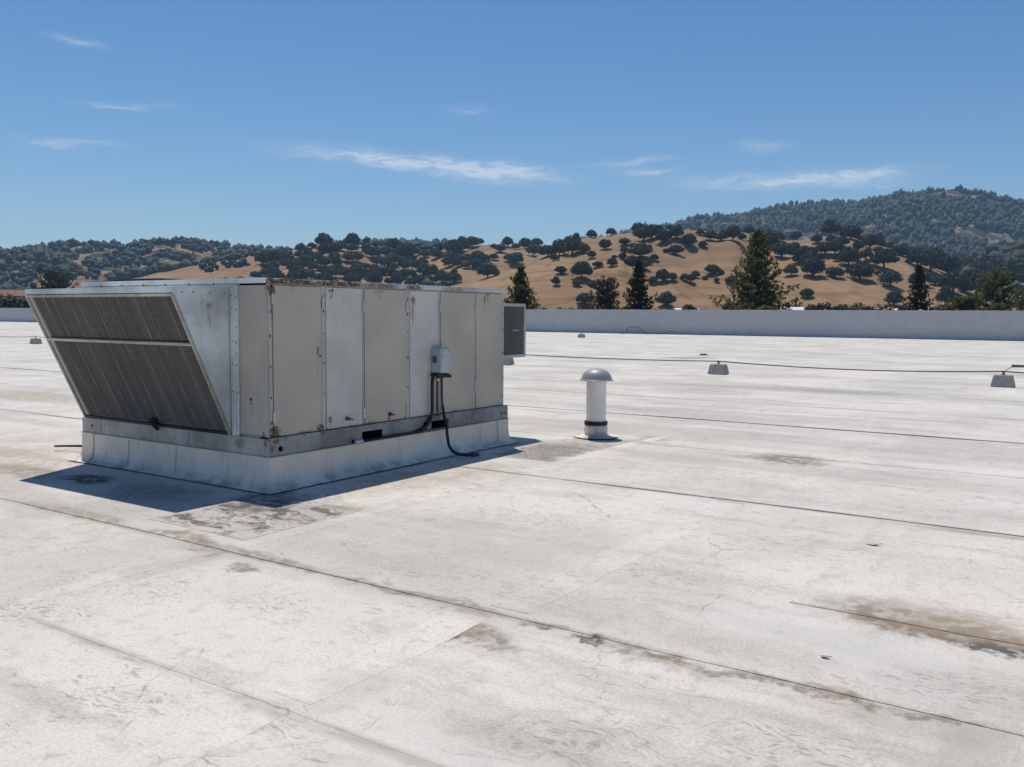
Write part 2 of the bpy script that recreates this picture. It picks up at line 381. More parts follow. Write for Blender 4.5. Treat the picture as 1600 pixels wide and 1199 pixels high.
MAT_FRAME = metal_material('hood_frame', (.50, .47, .41), .3, [(8.7, 1.84, .5, .03, .8), (9.1, 1.84, .3, .03, .8), (7.4, 1.84, .1, .03, .6)], 'yz', rough=.5, metal=.1, blot=.15, edge_rust=.35)
MAT_ZINC = metal_material('zinc_box', (.46, .49, .52), .12, [], rough=.42, metal=.3, blot=.06)
MAT_PIPE = metal_material('pipe_paint', (.92, .87, .79), .10, [], rough=.45, blot=.04)
MAT_DOME = metal_material('dome_metal', (.30, .305, .31), .14, [], rough=.48, spec=.4, metal=.15, blot=.08)
MAT_PARAPET = metal_material('parapet_paint', (.49, .495, .51), .16, [], rough=.6, spec=.3, blot=.02)
MAT_COPING = metal_material('coping_metal', (.50, .51, .53), .1, [], rough=.5, blot=.05)

def plain(name, col, rough=.7, spec=.3, var=.25, scale=8.0, metal=0.0, bump=.15):
    m = NT(name, rough, spec, metal)
    n = m.noise(m.pos, scale, 6, .65)
    m.color(m.mix(m.step(n, .32, .68), tuple(min(1, c*(1+var)) for c in col), tuple(c*(1-var) for c in col)))
    if bump: m.bump(m.noise(m.pos, scale*4, 5, .6), bump, .01)
    return m.mat
MAT_BLACK = plain('black_rubber', (.022, .022, .023), .55, .35, .3, 20)
MAT_DARK = plain('dark_interior', (.018, .018, .018), .9, .1, .2, 6)
MAT_CONCRETE = plain('cast_concrete', (.37, .36, .34), .9, .15, .22, 11, bump=.4)
MAT_CABLE = plain('cable_sheath', (.10, .10, .105), .6, .3, .2, 10)
MAT_SCREW = plain('dark_screw', (.07, .065, .06), .5, .4, .4, 40)
MAT_SCREWL = plain('bright_latch', (.55, .56, .56), .35, .5, .15, 30, .5)

def screen_material():
    m = NT('filter_media', .85, .15)
    st = m.noise(m.pos, 1.0, 6, .65, (1, 26, .3))
    bl = m.noise(m.pos, 1.1, 5, .6)
    c = m.mix(m.step(st, .40, .70), (.075, .072, .068), (.10, .096, .09))
    c = m.mix(m.math('MULTIPLY', m.step(bl, .45, .7), .6), c, (.085, .075, .06))
    sep = m.t.nodes.new('ShaderNodeSeparateXYZ'); m.put(sep.inputs[0], m.pos)
    rustside = m.math('MULTIPLY', m.step(sep.outputs[1], 8.1, 9.4), m.step(m.noise(m.pos, 2.4, 5, .65), .36, .62))
    c = m.mix(m.math('MULTIPLY', rustside, .7), c, (.12, .092, .062))
    m.color(c); return m.mat
MAT_MEDIA = screen_material()
def wire_material():
    m = NT('screen_wire', .6, .35)
    st = m.noise(m.pos, 1.0, 6, .65, (1, 9, .3), (2, 5, 1))
    m.color(m.mix(m.step(st, .38, .70), (.20, .19, .175), (.29, .278, .255))); return m.mat
MAT_WIRE = wire_material()

def curb_material():
    m = NT('curb_flashing', .6, .3)
    P = m.pos
    sep = m.t.nodes.new('ShaderNodeSeparateXYZ'); m.put(sep.inputs[0], P)
    c = m.mix(m.step(m.noise(P, 2.2, 6, .6), .35, .68), (.90, .79, .66), (.80, .69, .57))
    c = m.mix(m.math('MULTIPLY', m.step(m.noise(P, 1.0, 5, .62, (10, 10, 1.1)), .54, .72), .35), c, (.34, .32, .28))
    c = m.mix(m.math('MULTIPLY', m.step(m.noise(P, 11, 7, .7), .58, .72), .35), c, (.26, .25, .23))
    splash_shade = m.math('MULTIPLY', m.step(sep.outputs[2], .14, .0), m.step(m.noise(P, 4, 6, .7), .40, .62))  # splash dirt, deepened to paint in the shadow towards the curb base
    c = m.mix(m.math('MULTIPLY', splash_shade, .75), c, (.24, .22, .19))
    m.color(c); m.bump(m.math('ADD', m.noise(P, 3.5, 4, .55), m.math('MULTIPLY', m.noise(P, 24, 4, .6), .15)), .22, .012)
    return m.mat
MAT_CURB = curb_material()

def grass_hill_material():
    m = NT('dry_grass_hill', .95, .05)
    P = m.pos
    a = m.noise(P, .012, 7, .62); b = m.noise(P, .09, 6, .65); g = m.noise(P, .004, 5, .6, off=(5, 2, 0))
    c = m.mix(m.step(a, .36, .66), (.325, .215, .122), (.26, .165, .09))
    c = m.mix(m.math('MULTIPLY', m.step(b, .50, .72), .5), c, (.17, .108, .062))
    c = m.mix(m.math('MULTIPLY', m.step(b, .46, .28), .3), c, (.35, .25, .15))
    terr = m.noise(P, 1.0, 5, .6, (.02, .02, .45))
    c = m.mix(m.math('MULTIPLY', m.step(terr, .50, .62), .55), c, (.18, .115, .066))
    sep = m.t.nodes.new('ShaderNodeSeparateXYZ'); m.put(sep.inputs[0], P)
    dist = m.t.nodes.new('ShaderNodeVectorMath'); dist.operation = 'LENGTH'; m.put(dist.inputs[0], P)
    gl = m.math('ABSOLUTE', m.math('SUBTRACT', m.noise(P, .0085, 4, .55, dist=.6), .5))     # dry runnels and cattle tracks
    c = m.mix(m.math('MULTIPLY', m.step(gl, .016, .003), .45), c, (.14, .092, .055))
    c = m.mix(m.math('MULTIPLY', m.step(g, .46, .62), .45), c, (.235, .165, .10))
    far = m.step(dist.outputs['Value'], 1000, 1150)             # the far ridges are scrub and reddish soil, not grass
    veryfar = m.step(dist.outputs['Value'], 1500, 1800)
    sn = m.math('ADD', m.noise(P, .03, 6, .65), m.math('MULTIPLY', veryfar, .06))  # more dark scrub on the mountain, also painting in the shade beneath its trees
    scrub = m.mix(m.step(sn, .42, .58), (.27, .185, .135), (.040, .048, .034))
    c = m.mix(far, c, scrub)
    valley = m.math('MULTIPLY', m.step(sep.outputs[2], -5.5, -7.5), m.step(m.noise(P, .03, 5, .6), .36, .52))
    c = m.mix(valley, c, (.10, .115, .05))
    m.color(c); m.bump(m.noise(P, .5, 6, .65), .5, .6)
    return m.mat
MAT_HILL = grass_hill_material()
def leaf_material(name, dark, light, scale, rough=.75, trans=0.0):
    m = NT(name, rough, .18)
    n = m.noise(m.pos, scale, 5, .65)
    r = m.t.nodes.new('ShaderNodeObjectInfo').outputs['Random']
    k = m.math('ADD', m.math('MULTIPLY', n, .8), m.math('MULTIPLY', r, .30))
    m.color(m.mix(m.step(k, .30, .78), dark, light))
    if trans:
        m.b.inputs['Transmission Weight'].default_value = 0
        t = m.t.nodes.new('ShaderNodeBsdfTranslucent'); t.inputs[0].default_value = tuple(x*1.3 for x in light)+(1,)
        mx = m.t.nodes.new('ShaderNodeMixShader'); mx.inputs[0].default_value = trans
        out = m.t.nodes['Material Output']
        m.t.links.new(m.b.outputs[0], mx.inputs[1]); m.t.links.new(t.outputs[0], mx.inputs[2]); m.t.links.new(mx.outputs[0], out.inputs[0])
    return m.mat
MAT_OAK = leaf_material('oak_leaves', (.030, .036, .022), (.082, .086, .048), .35, trans=.12)
MAT_WOOD = leaf_material('distant_leaves', (.018, .026, .020), (.060, .070, .045), .025)
MAT_PINE = leaf_material('pine_needles', (.028, .036, .014), (.125, .128, .050), 1.1, trans=.35)
MAT_FIR = leaf_material('dark_needles', (.016, .022, .011), (.066, .072, .034), 1.1, trans=.25)
MAT_SHRUB = leaf_material('shrub_leaves', (.035, .048, .016), (.135, .145, .050), .9, trans=.25)
MAT_BARK = plain('bark', (.055, .042, .032), .9, .1, .35, 5, bump=.5)

MAT_STIFF = plain('stiffener_zinc', (.36, .35, .32), .5, .4, .5, 3)
# ------------------------------------------------------------------ terrain tables: crest distance, foot distance, azimuths, crest heights
HILLS = {
    'mountain': (2600, 1350, [-11.11, -4.21, 1.24, 4.24, 5.5, 6.78, 8.1, 9.75, 11.46, 12.85, 14.64, 16.1, 17.95, 19.46, 20.99, 22.93, 25.69, 29.7, 32.95], [146.6, 198.5, 244.3, 265.8, 277.0, 288.7, 301.4, 291.2, 283.2, 282.8, 285.6, 283.0, 267.2, 261.2, 263.0, 244.1, 225.9, 182.1, 170.9]),
    'far_ridge': (2300, 1700, [32.13, 35.39, 37.83, 40.25, 42.25, 44.23, 45.8, 48.12], [143.4, 156.1, 165.2, 172.0, 174.1, 168.9, 160.6, 127.0]),
    'left_ridge': (1550, 900, [40.26, 43.45, 45.8, 48.12, 49.63, 51.86, 53.68, 55.1, 56.85, 58.55, 60.2, 61.5, 62.14, 63.39, 65.2, 67.78, 71.76, 80.6], [57.1, 80.8, 89.9, 98.9, 99.3, 102.1, 104.1, 104.1, 96.6, 99.4, 98.1, 92.1, 90.6, 85.7, 84.2, 87.1, 87.6, 63.1]),
    'middle_ridge': (1020, 560, [23.29, 25.68, 28.09, 29.7, 31.73, 33.76, 35.39, 37.02, 38.64, 40.25, 41.85, 43.44, 45.01, 46.57, 48.12, 49.64, 51.51, 53.34, 55.14, 57.24, 58.61, 60.28], [71.6, 77.9, 78.2, 76.6, 75.2, 78.0, 81.1, 80.4, 72.1, 71.4, 73.4, 72.4, 70.1, 65.2, 62.8, 61.1, 54.3, 49.2, 42.3, 33.5, 26.3, 17.9]),
    'golden_hill': (790, 390, [1.01, 4.02, 5.28, 6.58, 7.91, 8.93, 9.96, 10.66, 11.71, 13.14, 14.58, 16.04, 17.91, 19.82, 20.97, 23.32, 25.3, 26.29, 28.09, 29.7, 30.92, 32.13, 33.75, 35.38], [12.4, 16.8, 20.8, 26.9, 36.5, 43.2, 49.6, 52.7, 57.8, 65.3, 66.0, 63.7, 64.8, 70.7, 66.3, 68.2, 66.7, 64.3, 63.1, 57.8, 56.7, 48.9, 30.7, 13.7]),
    'front_knoll': (600, 400, [21.64, 23.23, 25.63, 27.66, 29.28, 30.5, 31.72, 33.75, 35.38, 37.83, 40.26, 41.87, 43.47], [6.5, 13.2, 20.8, 28.4, 34.5, 36.7, 35.4, 31.8, 26.6, 19.7, 12.9, 8.6, 3.4]),
    'right_spur': (1250, 700, [-11.09, -4.24, 1.17, 4.13, 5.37, 7.27, 8.92, 10.61, 12.67], [77.6, 88.5, 83.9, 75.9, 72.3, 65.7, 60.7, 52.9, 30.9]),
}
def lattice(ix, iy, seed):
    v = np.sin(ix*127.1 + iy*311.7 + seed*74.7)*43758.5453
    return v - np.floor(v)
def vnoise(x, y, seed=0):
    ix = np.floor(x); iy = np.floor(y); fx = x-ix; fy = y-iy
    fx = fx*fx*(3-2*fx); fy = fy*fy*(3-2*fy)
    a = lattice(ix,iy,seed); b = lattice(ix+1,iy,seed); c = lattice(ix,iy+1,seed); d = lattice(ix+1,iy+1,seed)
    return (a*(1-fx)+b*fx)*(1-fy)+(c*(1-fx)+d*fx)*fy
def fbm(x, y, seed=0, octs=4):
    s = 0; a = .5
    for o in range(octs):
        s = s + a*(vnoise(x, y, seed+o*17)-.5); x = x*2.03; y = y*2.03; a *= .5
    return s
GROUND_Z = -8.0
def hill_layer(name, x, y):
    rc, rf, azs, zs = HILLS[name]
    az = np.degrees(np.arctan2(y, x)); r = np.hypot(x, y)
    zc = np.interp(az, azs, zs)
    edge = np.clip((az-azs[0])/2.0, 0, 1)*np.clip((azs[-1]-az)/2.0, 0, 1)
    rcw = rc*(1+.05*np.sin(np.radians(az*14)+len(name)))
    t = (r-rf)/(rcw-rf)
    tc = np.clip(t, 0, 1)
    face = np.sin(tc*np.pi/2)**1.25
    back = np.clip(1-((r-rcw)/(rc*.45))**2, 0, 1)
    s = np.where(t <= 1, face, back)
    gul = fbm(x/(rc*.11), y/(rc*.11), 3)*.42 + fbm(x/(rc*.035), y/(rc*.035), 9, 3)*.10
    if name == 'mountain':                       # long spurs and ravines running down the slope
        gul = gul*.6 + (.30-np.abs(fbm(az/7.0, r/1900, 41, 3))*2.4)*.30 + fbm(az/2.2, r/700, 51, 3)*.22
    if name in ('golden_hill', 'middle_ridge'):
        gul = gul + fbm(az/3.0, r/420, 61, 3)*.22
    h = (zc-GROUND_Z)*(s + gul*4*tc*(1-tc)*np.where(t <= 1, 1, 0)*.8)
    h = h*edge + GROUND_Z*0
    return GROUND_Z + np.where(t <= 0, 0, h)
def terrain_height(x, y):
    x = np.asarray(x, float); y = np.asarray(y, float)
    z = np.full(np.broadcast(x, y).shape, GROUND_Z)
    for n in HILLS:
        z = np.maximum(z, hill_layer(n, x, y))
    return z
OAKS_NAMED = [
    (516, 153, 7.5, 'leftmost of the row of oaks on the open slope below the wooded knoll'),
    (514, 140, 11.9, 'wide oak second from the left in the open row below the wooded knoll'),
    (522, 130, 9.0, 'oak third from the left in the open row below the wooded knoll'),
    (530, 118, 13.6, 'broad flat-topped oak right of the open row below the wooded knoll'),
    (529, 102, 11.2, 'round lone oak on bare grass left of the dark narrow conifer'),
    (571, 114, 13.8, 'spreading oak above the round lone oak on the golden slope'),
    (568, 93, 11.2, 'round oak partly hidden behind the dark narrow conifer'),
    (583, 87, 7.4, 'small round oak just right of the dark narrow conifer'),
    (566, 75, 14.3, 'large broad oak low on the slope right of the dark narrow conifer'),
    (429, 241, 10.9, 'lone wide oak on the bare face of the front knoll'),
    (430, 255, 6.3, 'small oak upper left of the lone wide oak on the front knoll'),
    (409, 245, 4.0, 'narrow small tree low on the front knoll, left of the lone oak'),
    (597, 327, 7.6, 'round oak alone on the skyline crest, left of its pair'),
    (609, 317, 7.2, 'round oak alone on the skyline crest, right of its pair'),
    (592, 286, 10.1, 'tallest oak on the skyline where the golden hill peaks'),
    (486, 344, 13.3, 'big dark oak at the left foot of the front knoll'),
    (575, 441, 13.1, 'dark oak directly above the cabinet roof edge'),
    (640, 424, 12.8, 'dark oak on the left shoulder of the front knoll'),
    (464, 129, 6.7, 'small oak above the white flat-roofed building'),
    (390, 217, 8.1, 'rounded oak just above the parapet left of the conifer pair'),
    (409, 182, 8.7, 'rounded oak just above the parapet right of the conifer pair'),
    (474, 89, 8.4, 'rounded oak just above the parapet left of the dark narrow conifer'),
    (508, 71, 7.8, 'conical dark tree just above the parapet right of the dark narrow conifer'),
    (485, 188, 8.0, 'oak left of the tall pine on the lower golden slope'),
]
OAK_GROUPS = {
    'oaks on the wooded knoll': ('dark oak in the thicket on the rounded wooded knoll', [(584,179,12.7), (565,158,11.4), (627,169,8.1), (674,172,12.6), (680,159,14.6), (696,203,8.1), (565,147,8.1), (568,142,10.6), (556,138,4.8), (549,152,9.5), (549,129,9.4), (612,138,6.1), (592,129,6.7), (567,123,4.8), (611,180,8.0), (601,146,6.9), (564,162,8.2), (554,147,5.6), (583,153,5.0), (571,137,5.7), (570,131,5.7), (622,158,5.4)]),
    'oaks on the saddle of the golden hill': ('dark oak in the tree line along the saddle behind the tall pine', [(620,202,12.7), (611,206,9.0), (624,198,9.1), (707,244,8.3), (571,208,10.1), (565,214,6.7), (612,216,5.4), (568,222,9.3), (545,218,4.9), (617,232,5.5), (670,209,8.8), (1811,544,23.7)]),
    'oaks on the right shoulder': ('dark oak in the belt on the right shoulder of the golden hill', [(658,141,11.2), (653,134,6.5), (686,129,8.7), (687,122,10.7), (666,111,15.0), (667,103,14.1), (691,96,17.5), (943,117,25.1), (917,96,25.6), (1088,158,19.9), (583,65,13.9), (852,69,23.8), (906,67,21.5), (550,113,3.9), (664,116,6.6), (888,82,18.6), (1625,260,22.9), (1051,134,19.2), (931,89,19.5), (917,75,15.4), (679,78,9.5)]),
    'oaks in the fold above the front knoll': ('dark oak in the wooded fold above the front knoll', [(542,258,10.0), (549,255,10.9), (535,241,8.2), (625,285,5.7), (610,270,4.6), (629,271,7.6), (591,337,5.7), (511,270,10.4), (520,261,9.7), (532,326,9.5), (513,305,11.6), (507,292,11.4), (506,283,8.9), (457,246,6.5), (461,239,5.8), (500,251,5.5), (477,234,9.6), (489,235,10.6), (480,242,4.5), (482,227,6.7), (492,227,7.5), (463,220,5.0), (512,222,7.0), (539,225,7.3), (541,235,8.2), (612,247,5.5), (517,242,4.8), (483,249,4.5), (513,229,4.7), (484,265,5.4), (467,281,4.5), (511,250,5.5)]),
    'oaks along the lower hedge line': ('low dark oak in the hedge line across the lower golden slope', [(451,203,6.9), (453,198,6.9), (460,194,6.2), (475,194,5.7), (485,183,3.6), (417,237,4.7), (424,231,5.4), (447,207,4.1), (427,228,4.0), (415,251,2.7), (461,191,4.9), (474,188,3.5), (471,180,3.5), (472,173,4.9)]),
    'oaks on the middle ridge': ('dark oak among many on the dappled ridge behind the cabinet', [(485,492,11.0), (556,461,7.8), (812,587,13.6), (517,492,8.6), (622,482,13.8), (707,609,13.7), (631,449,11.9), (636,532,10.0), (497,521,9.9), (577,609,12.5), (580,540,9.0), (592,486,13.1), (609,521,10.7), (612,456,12.8), (616,606,11.5), (599,641,12.4), (639,494,13.9), (600,526,9.3), (593,563,14.3), (499,479,12.3), (670,513,14.8), (692,618,14.2), (660,434,10.3), (526,482,11.8), (694,568,10.4), (525,548,11.5), (654,609,11.1), (759,478,13.2), (552,468,8.3), (627,454,13.0), (597,457,8.5), (538,502,10.2), (474,540,11.2), (729,558,14.6), (561,614,12.4), (607,552,14.2), (675,589,11.5), (646,564,13.0), (640,589,13.9), (542,537,10.3), (520,508,11.7), (577,620,9.2), (589,495,8.8), (543,473,12.1), (734,582,13.4), (594,607,11.0), (481,523,10.6), (580,469,12.8), (539,479,9.0), (613,641,10.0), (704,617,16.0), (583,534,11.2), (484,499,11.3), (690,628,10.3), (646,574,11.3), (704,492,10.4), (485,520,12.7), (690,549,13.5), (519,530,11.1), (677,465,13.4), (544,554,12.6), (566,564,10.7), (599,536,12.5), (581,562,10.6), (682,433,12.4), (670,576,11.8), (492,558,10.9), (559,535,11.0), (585,517,10.0), (628,466,13.9), (654,627,13.3), (557,554,10.9), (516,518,12.9), (717,539,9.9), (694,583,12.0), (567,459,9.3), (555,617,13.0), (573,451,11.1), (618,451,13.5), (469,543,9.9), (568,518,10.6), (644,434,8.7), (509,552,12.2), (539,626,12.1), (732,485,10.4), (479,529,9.2), (627,602,9.5), (490,537,9.5), (683,513,14.4), (615,467,10.4), (493,569,11.7), (684,584,15.4), (600,603,11.9), (520,590,9.1), (640,447,10.9), (740,500,13.3), (524,607,8.9), (610,507,12.8), (639,525,11.1), (744,482,13.0), (720,529,15.6), (573,577,13.1), (552,581,9.4), (477,535,12.0), (528,583,14.0), (537,609,14.4), (557,576,10.5), (674,598,10.8), (586,502,9.9), (491,530,11.6), (545,583,9.0), (528,562,13.5), (637,625,10.7), (579,360,10.0), (743,628,11.3), (486,484,7.5), (619,631,15.5), (631,479,10.0), (486,572,11.7), (549,522,13.4)]),
}

# ------------------------------------------------------------------ ground and hills
ground = MB().add([(-6000, -6000, GROUND_Z-.05), (6000, -6000, GROUND_Z-.05), (6000, 6000, GROUND_Z-.05), (-6000, 6000, GROUND_Z-.05)], [(0, 1, 2, 3)]).build('ground', MAT_HILL)
tag(ground, kind='structure')

azs = np.radians(np.arange(-18, 92, .16)); rs = np.concatenate([np.arange(300, 1100, 5.0), np.geomspace(1100, 4200, 150)])
AA, RR = np.meshgrid(azs, rs, indexing='ij')
XX, YY = RR*np.cos(AA), RR*np.sin(AA)
ZZ = terrain_height(XX, YY)
ZZ = ZZ + np.where(ZZ > GROUND_Z+.5, fbm(XX/14, YY/14, 21, 4)*1.1, 0)
na, nr = XX.shape
vv = np.stack([XX, YY, ZZ], -1).reshape(-1, 3)
ii = (np.arange(na-1)[:, None]*nr+np.arange(nr-1)[None, :]).ravel()
ff = np.stack([ii, ii+1, ii+nr+1, ii+nr], -1)
keep = (vv[ff][:, :, 2] > GROUND_Z+.01).any(1)
ff = ff[keep][:, ::-1]
me = bpy.data.meshes.new('hills')
me.vertices.add(len(vv)); me.vertices.foreach_set('co', vv.ravel())
me.loops.add(ff.size); me.loops.foreach_set('vertex_index', ff.ravel().astype(np.int32))
me.polygons.add(len(ff)); me.polygons.foreach_set('loop_start', np.arange(0, ff.size, 4, dtype=np.int32))
me.update(calc_edges=True); me.validate()
me.polygons.foreach_set('use_smooth', [True]*len(me.polygons))
me.materials.append(MAT_HILL)
hills = bpy.data.objects.new('hills', me); C.objects.link(hills); tag(hills, kind='structure')
def ground_z(x, y): return float(terrain_height(np.array(x, float), np.array(y, float)))

# ------------------------------------------------------------------ the roof: deck and its membrane sheets
ROOF_U0, ROOF_U1, ROOF_V0, ROOF_V1 = -14.0, 74.0, -40.0, 190.0
roof = MB().box(ROOF_U0, ROOF_U1, ROOF_V0, ROOF_V1, GROUND_Z, -.02).build('roof', MAT_ROOF)
tag(roof, kind='structure')
LIP = .006
U_ROWS = [-14, -8, -4, -1.2, 1.0, 2.52, 4.02, 7.72, 10.55, 13.45, 16.6, 20.2, 24.6, 29.5, 35.5, 42.5, 51.0, 61.5, 73.2]
LAP_SCALE = {1.0: .3, 2.52: .28, 4.02: 1.1, 7.72: 1.5, 13.45: 2.2, 10.55: .4}
def lap_z(uu, v):
    """height of the membrane surface: each row's near lap stands up by an amount that varies along it"""
    k = max(i for i in range(len(U_ROWS)-1) if U_ROWS[i]-.051 <= uu or i == 0)
    return row_z(U_ROWS[k], U_ROWS[k+1], uu, v)
def row_z(u0, u1, uu, v):
    s = max(0.0, min(1.0, (uu-u0+.05)/(u1-u0+.05)))
    return LIP*LAP_SCALE.get(u0, .55)*((.5 if LAP_SCALE.get(u0, 0) > 1 else .12)+(.5 if LAP_SCALE.get(u0, 0) > 1 else .88)*max(0.0, min(1.0, .5+1.6*noise.noise(Vector((v*.45, u0*5.3, 1.7))))))*(1-s)+wobble(uu, v, .9, .0016)
def sheet(u0, u1, v0, v1, name, mat, z0=0.0, lip=LIP, tuck=.05, nu=None, nv=None, wob=.006, flat=False, slant=0.0):
    """one membrane sheet: its near edge lies on the sheet before it, its far edge runs under the next"""
    nu = nu or max(3, min(22, int((u1-u0)/.18))); nv = nv or max(3, min(26, int((v1-v0)/.16)))
    ua = u0-tuck
    vs, fs, eN, eF = [], [], [], []
    for i in range(nu+1):
        for j in range(nv+1):
            s, t = i/nu, j/nv
            v = v0+(v1-v0)*t
            uu = ua+(u1-ua)*s
            if i == 0: uu += wobble(v, u0*3.1, 1.7, wob*2.4)+wobble(v, u0*1.3, .35, wob*3)
            z = row_z(u0, u1, uu, v) if not flat else lap_z(uu, v)+lip
            if flat and i == nu: uu += wobble(v, u1*3.1, 1.7, wob*2.4)
            if flat and j in (0, nv): v += wobble(uu, v0*2.7+j, 2.3, .03)+wobble(uu, v0+j, 7.0, .012)
            vs.append((uu, v+slant*(uu-u0), z)); eN.append((uu-ua, v-v0)); eF.append((u1-.05-uu, v1-v))
    for i in range(nu):
        for j in range(nv):
            a = i*(nv+1)+j
            fs.append((a, a+nv+1, a+nv+2, a+1))
    k = len(vs)
    rim = [j for j in range(nv+1)]                                   # the lip facing the viewer
    for a in rim:
        p = vs[a]; vs.append((p[0]+.002, p[1], p[2]-.010)); eN.append((0, eN[a][1])); eF.append(eF[a])
    for j in range(nv): fs.append((k+j, j, j+1, k+j+1))
    if flat:
        for col in (0, nv):
            k = len(vs)
            for i in range(nu+1):
                p = vs[i*(nv+1)+col]; vs.append((p[0], p[1], p[2]-.006)); eN.append(eN[i*(nv+1)+col]); eF.append(eF[i*(nv+1)+col])
            for i in range(nu):
                a, b = i*(nv+1)+col, (i+1)*(nv+1)+col
                fs.append((a, b, k+i+1, k+i) if col == nv else (b, a, k+i, k+i+1))
        k = len(vs); base = nu*(nv+1)
        for j in range(nv+1):
            p = vs[base+j]; vs.append((p[0], p[1], p[2]-.006)); eN.append(eN[base+j]); eF.append(eF[base+j])
        for j in range(nv): fs.append((base+j, k+j, k+j+1, base+j+1))
    me = bpy.data.meshes.new(name); me.from_pydata(vs, [], fs)
    a1 = me.uv_layers.new(name='edge_near'); a2 = me.uv_layers.new(name='edge_far')
    idx = np.empty(len(me.loops), np.int32); me.loops.foreach_get('vertex_index', idx)
    a1.data.foreach_set('uv', np.array(eN, np.float32)[idx].ravel()); a2.data.foreach_set('uv', np.array(eF, np.float32)[idx].ravel())
    me.materials.append(mat); me.update()
    ob = bpy.data.objects.new(name, me); C.objects.link(ob); ob.parent = roof
    return ob
V_NEAR = [-40, -20, -10, -6.9, -4.5, -2.1, .33, 2.72, 5.05, 7.45, 9.85, 12.3, 14.8, 19.6, 29.2, 48, 80, 120, 190]
V_FAR = [-40, -20, -9.0, -2.1, 5.05, 12.3, 22.0, 33.0, 48, 64, 80, 100, 120, 150, 190]
for k in range(len(U_ROWS)-1):
    u0, u1 = U_ROWS[k], U_ROWS[k+1]
    cols = V_NEAR if u1 < 25 else V_FAR
    for j in range(len(cols)-1):
        v0, v1 = cols[j], cols[j+1]
        uc, vc = (u0+u1)/2, (v0+v1)/2
        if u1 < -1.5 and (v1 < -8 or v0 > 14): continue
        sheet(u0, u1, v0, v1, 'membrane_sheet', roof_mat(u0, u1, v0, v1))
# cover strips welded over the cross joints
def strip(u0, u1, v, w, slant=0.0):
    sheet(u0, u1, v-w/2, v+w/2, 'seam_strip', MAT_STRIP, 0, .0009, 0.0, max(6, int((u1-u0)/.12)), 3, .01, True, slant)
strip(4.05, 7.66, 2.72, .27); strip(7.75, 10.5, 2.50, .22, slant=-.03); strip(10.6, 13.38, 2.38, .2, slant=-.04); strip(13.5, 20.1, 2.18, .22, slant=-.035)
strip(1.05, 2.46, 2.85, .22); strip(2.55, 3.96, 2.84, .24); strip(4.05, 7.66, 5.05, .18); strip(7.75, 10.5, 5.02, .2); strip(10.6, 13.38, 4.98, .16); strip(2.55, 3.96, .33, .2)
strip(13.5, 16.5, 5.05, .16); strip(7.75, 10.5, .33, .18); strip(20.3, 29.4, 1.9, .25, slant=-.03); strip(2.55, 3.96, 5.1, .16)
# lap and repair sheets
tag(sheet(5.08, 7.60, -1.9, 1.46, 'repair_sheet', roof_mat(5.08, 7.6, -1.9, 1.46), 0, .0035, 0, 14, 18, .008, True), 'repair sheet with a brown ponding stain along its lap')
tag(sheet(4.22, 5.45, 5.14, 6.30, 'repair_sheet', MAT_PATCH, 0, .0022, 0, 10, 10, .012, True), 'grey crackled repair sheet at the corner of the curb')
tag(sheet(8.50, 9.75, 5.12, 6.02, 'repair_sheet', MAT_PATCH2, 0, .0022, 0, 10, 8, .02, True), 'dark granule-covered repair sheet between curb and vent')

# ------------------------------------------------------------------ parapet at the far roof edge
pp = thing('parapet_wall', 'long pale grey parapet wall along the far roof edge', 'wall', (73.2, 40, 0))
OR = (73.2, 40, 0)
MB().box(73.2, 73.9, ROOF_V0, ROOF_V1, -.02, 2.10).build('wall', MAT_PARAPET, pp, OR)
y = ROOF_V0
w = MB()
while y < ROOF_V1:
    w = MB().box(73.10, 74.0, y+.006, min(y+11.5, ROOF_V1)-.006, 2.102, 2.165)
    w.box(73.10, 73.115, y+.006, min(y+11.5, ROOF_V1)-.006, 2.02, 2.1015)
    w.build('coping_section', MAT_COPING, pp, OR); y += 11.5
MB().prism_y([(73.198, .16), (73.15, .05), (72.95, .018), (73.198, .018)], ROOF_V0, ROOF_V1).build('base_flashing', MAT_PARAPET, pp, OR)

# ------------------------------------------------------------------ rooftop air handling unit
U0, U1, V0, V1 = 5.535, 9.44, 6.36, 9.41
UO = (7.48, 7.88, 0.0)
unit = thing('rooftop_air_handler', 'weathered grey-beige rooftop air handling unit with slanted intake hood on white curb', 'air handler', UO)
def part(mb, name, mat, parent=unit, smooth=False, bevel=0.0): return mb.build(name, mat, parent, UO, smooth, bevel)

# curb: membrane-wrapped, flared where it meets the roof
prof = [(.13, .016), (.075, .024), (.035, .055), (.016, .11), (.010, .20), (.008, .322)]
def curb_side(p0, p1, nrm, n=26, extra=0.0, z1=.322):
    mb = MB(); p0 = Vector(p0); p1 = Vector(p1); nrm = Vector(nrm); d = (p1-p0).normalized(); vs = []; fs = []
    for i in range(n+1):
        s = i/n
        for off, z in prof:
            lat = d*(off if s == 1 else (-off if s == 0 else 0))
            q = p0.lerp(p1, s)+nrm*(off+extra+wobble(s*9+p0.x, z*6+p0.y, 1.1, .003)*(0 if z > .3 else 1))+lat
            vs.append((q.x, q.y, min(z, z1)))
    m = len(prof)
    for i in range(n):
        for j in range(m-1):
            a = i*m+j; fs.append((a, a+m, a+m+1, a+1))
    return mb.add(vs, fs)
curb = part(MB().box(U0+.03, U1-.03, V0+.03, V1-.03, -.01, .318), 'curb', MAT_DARK)
K = .012
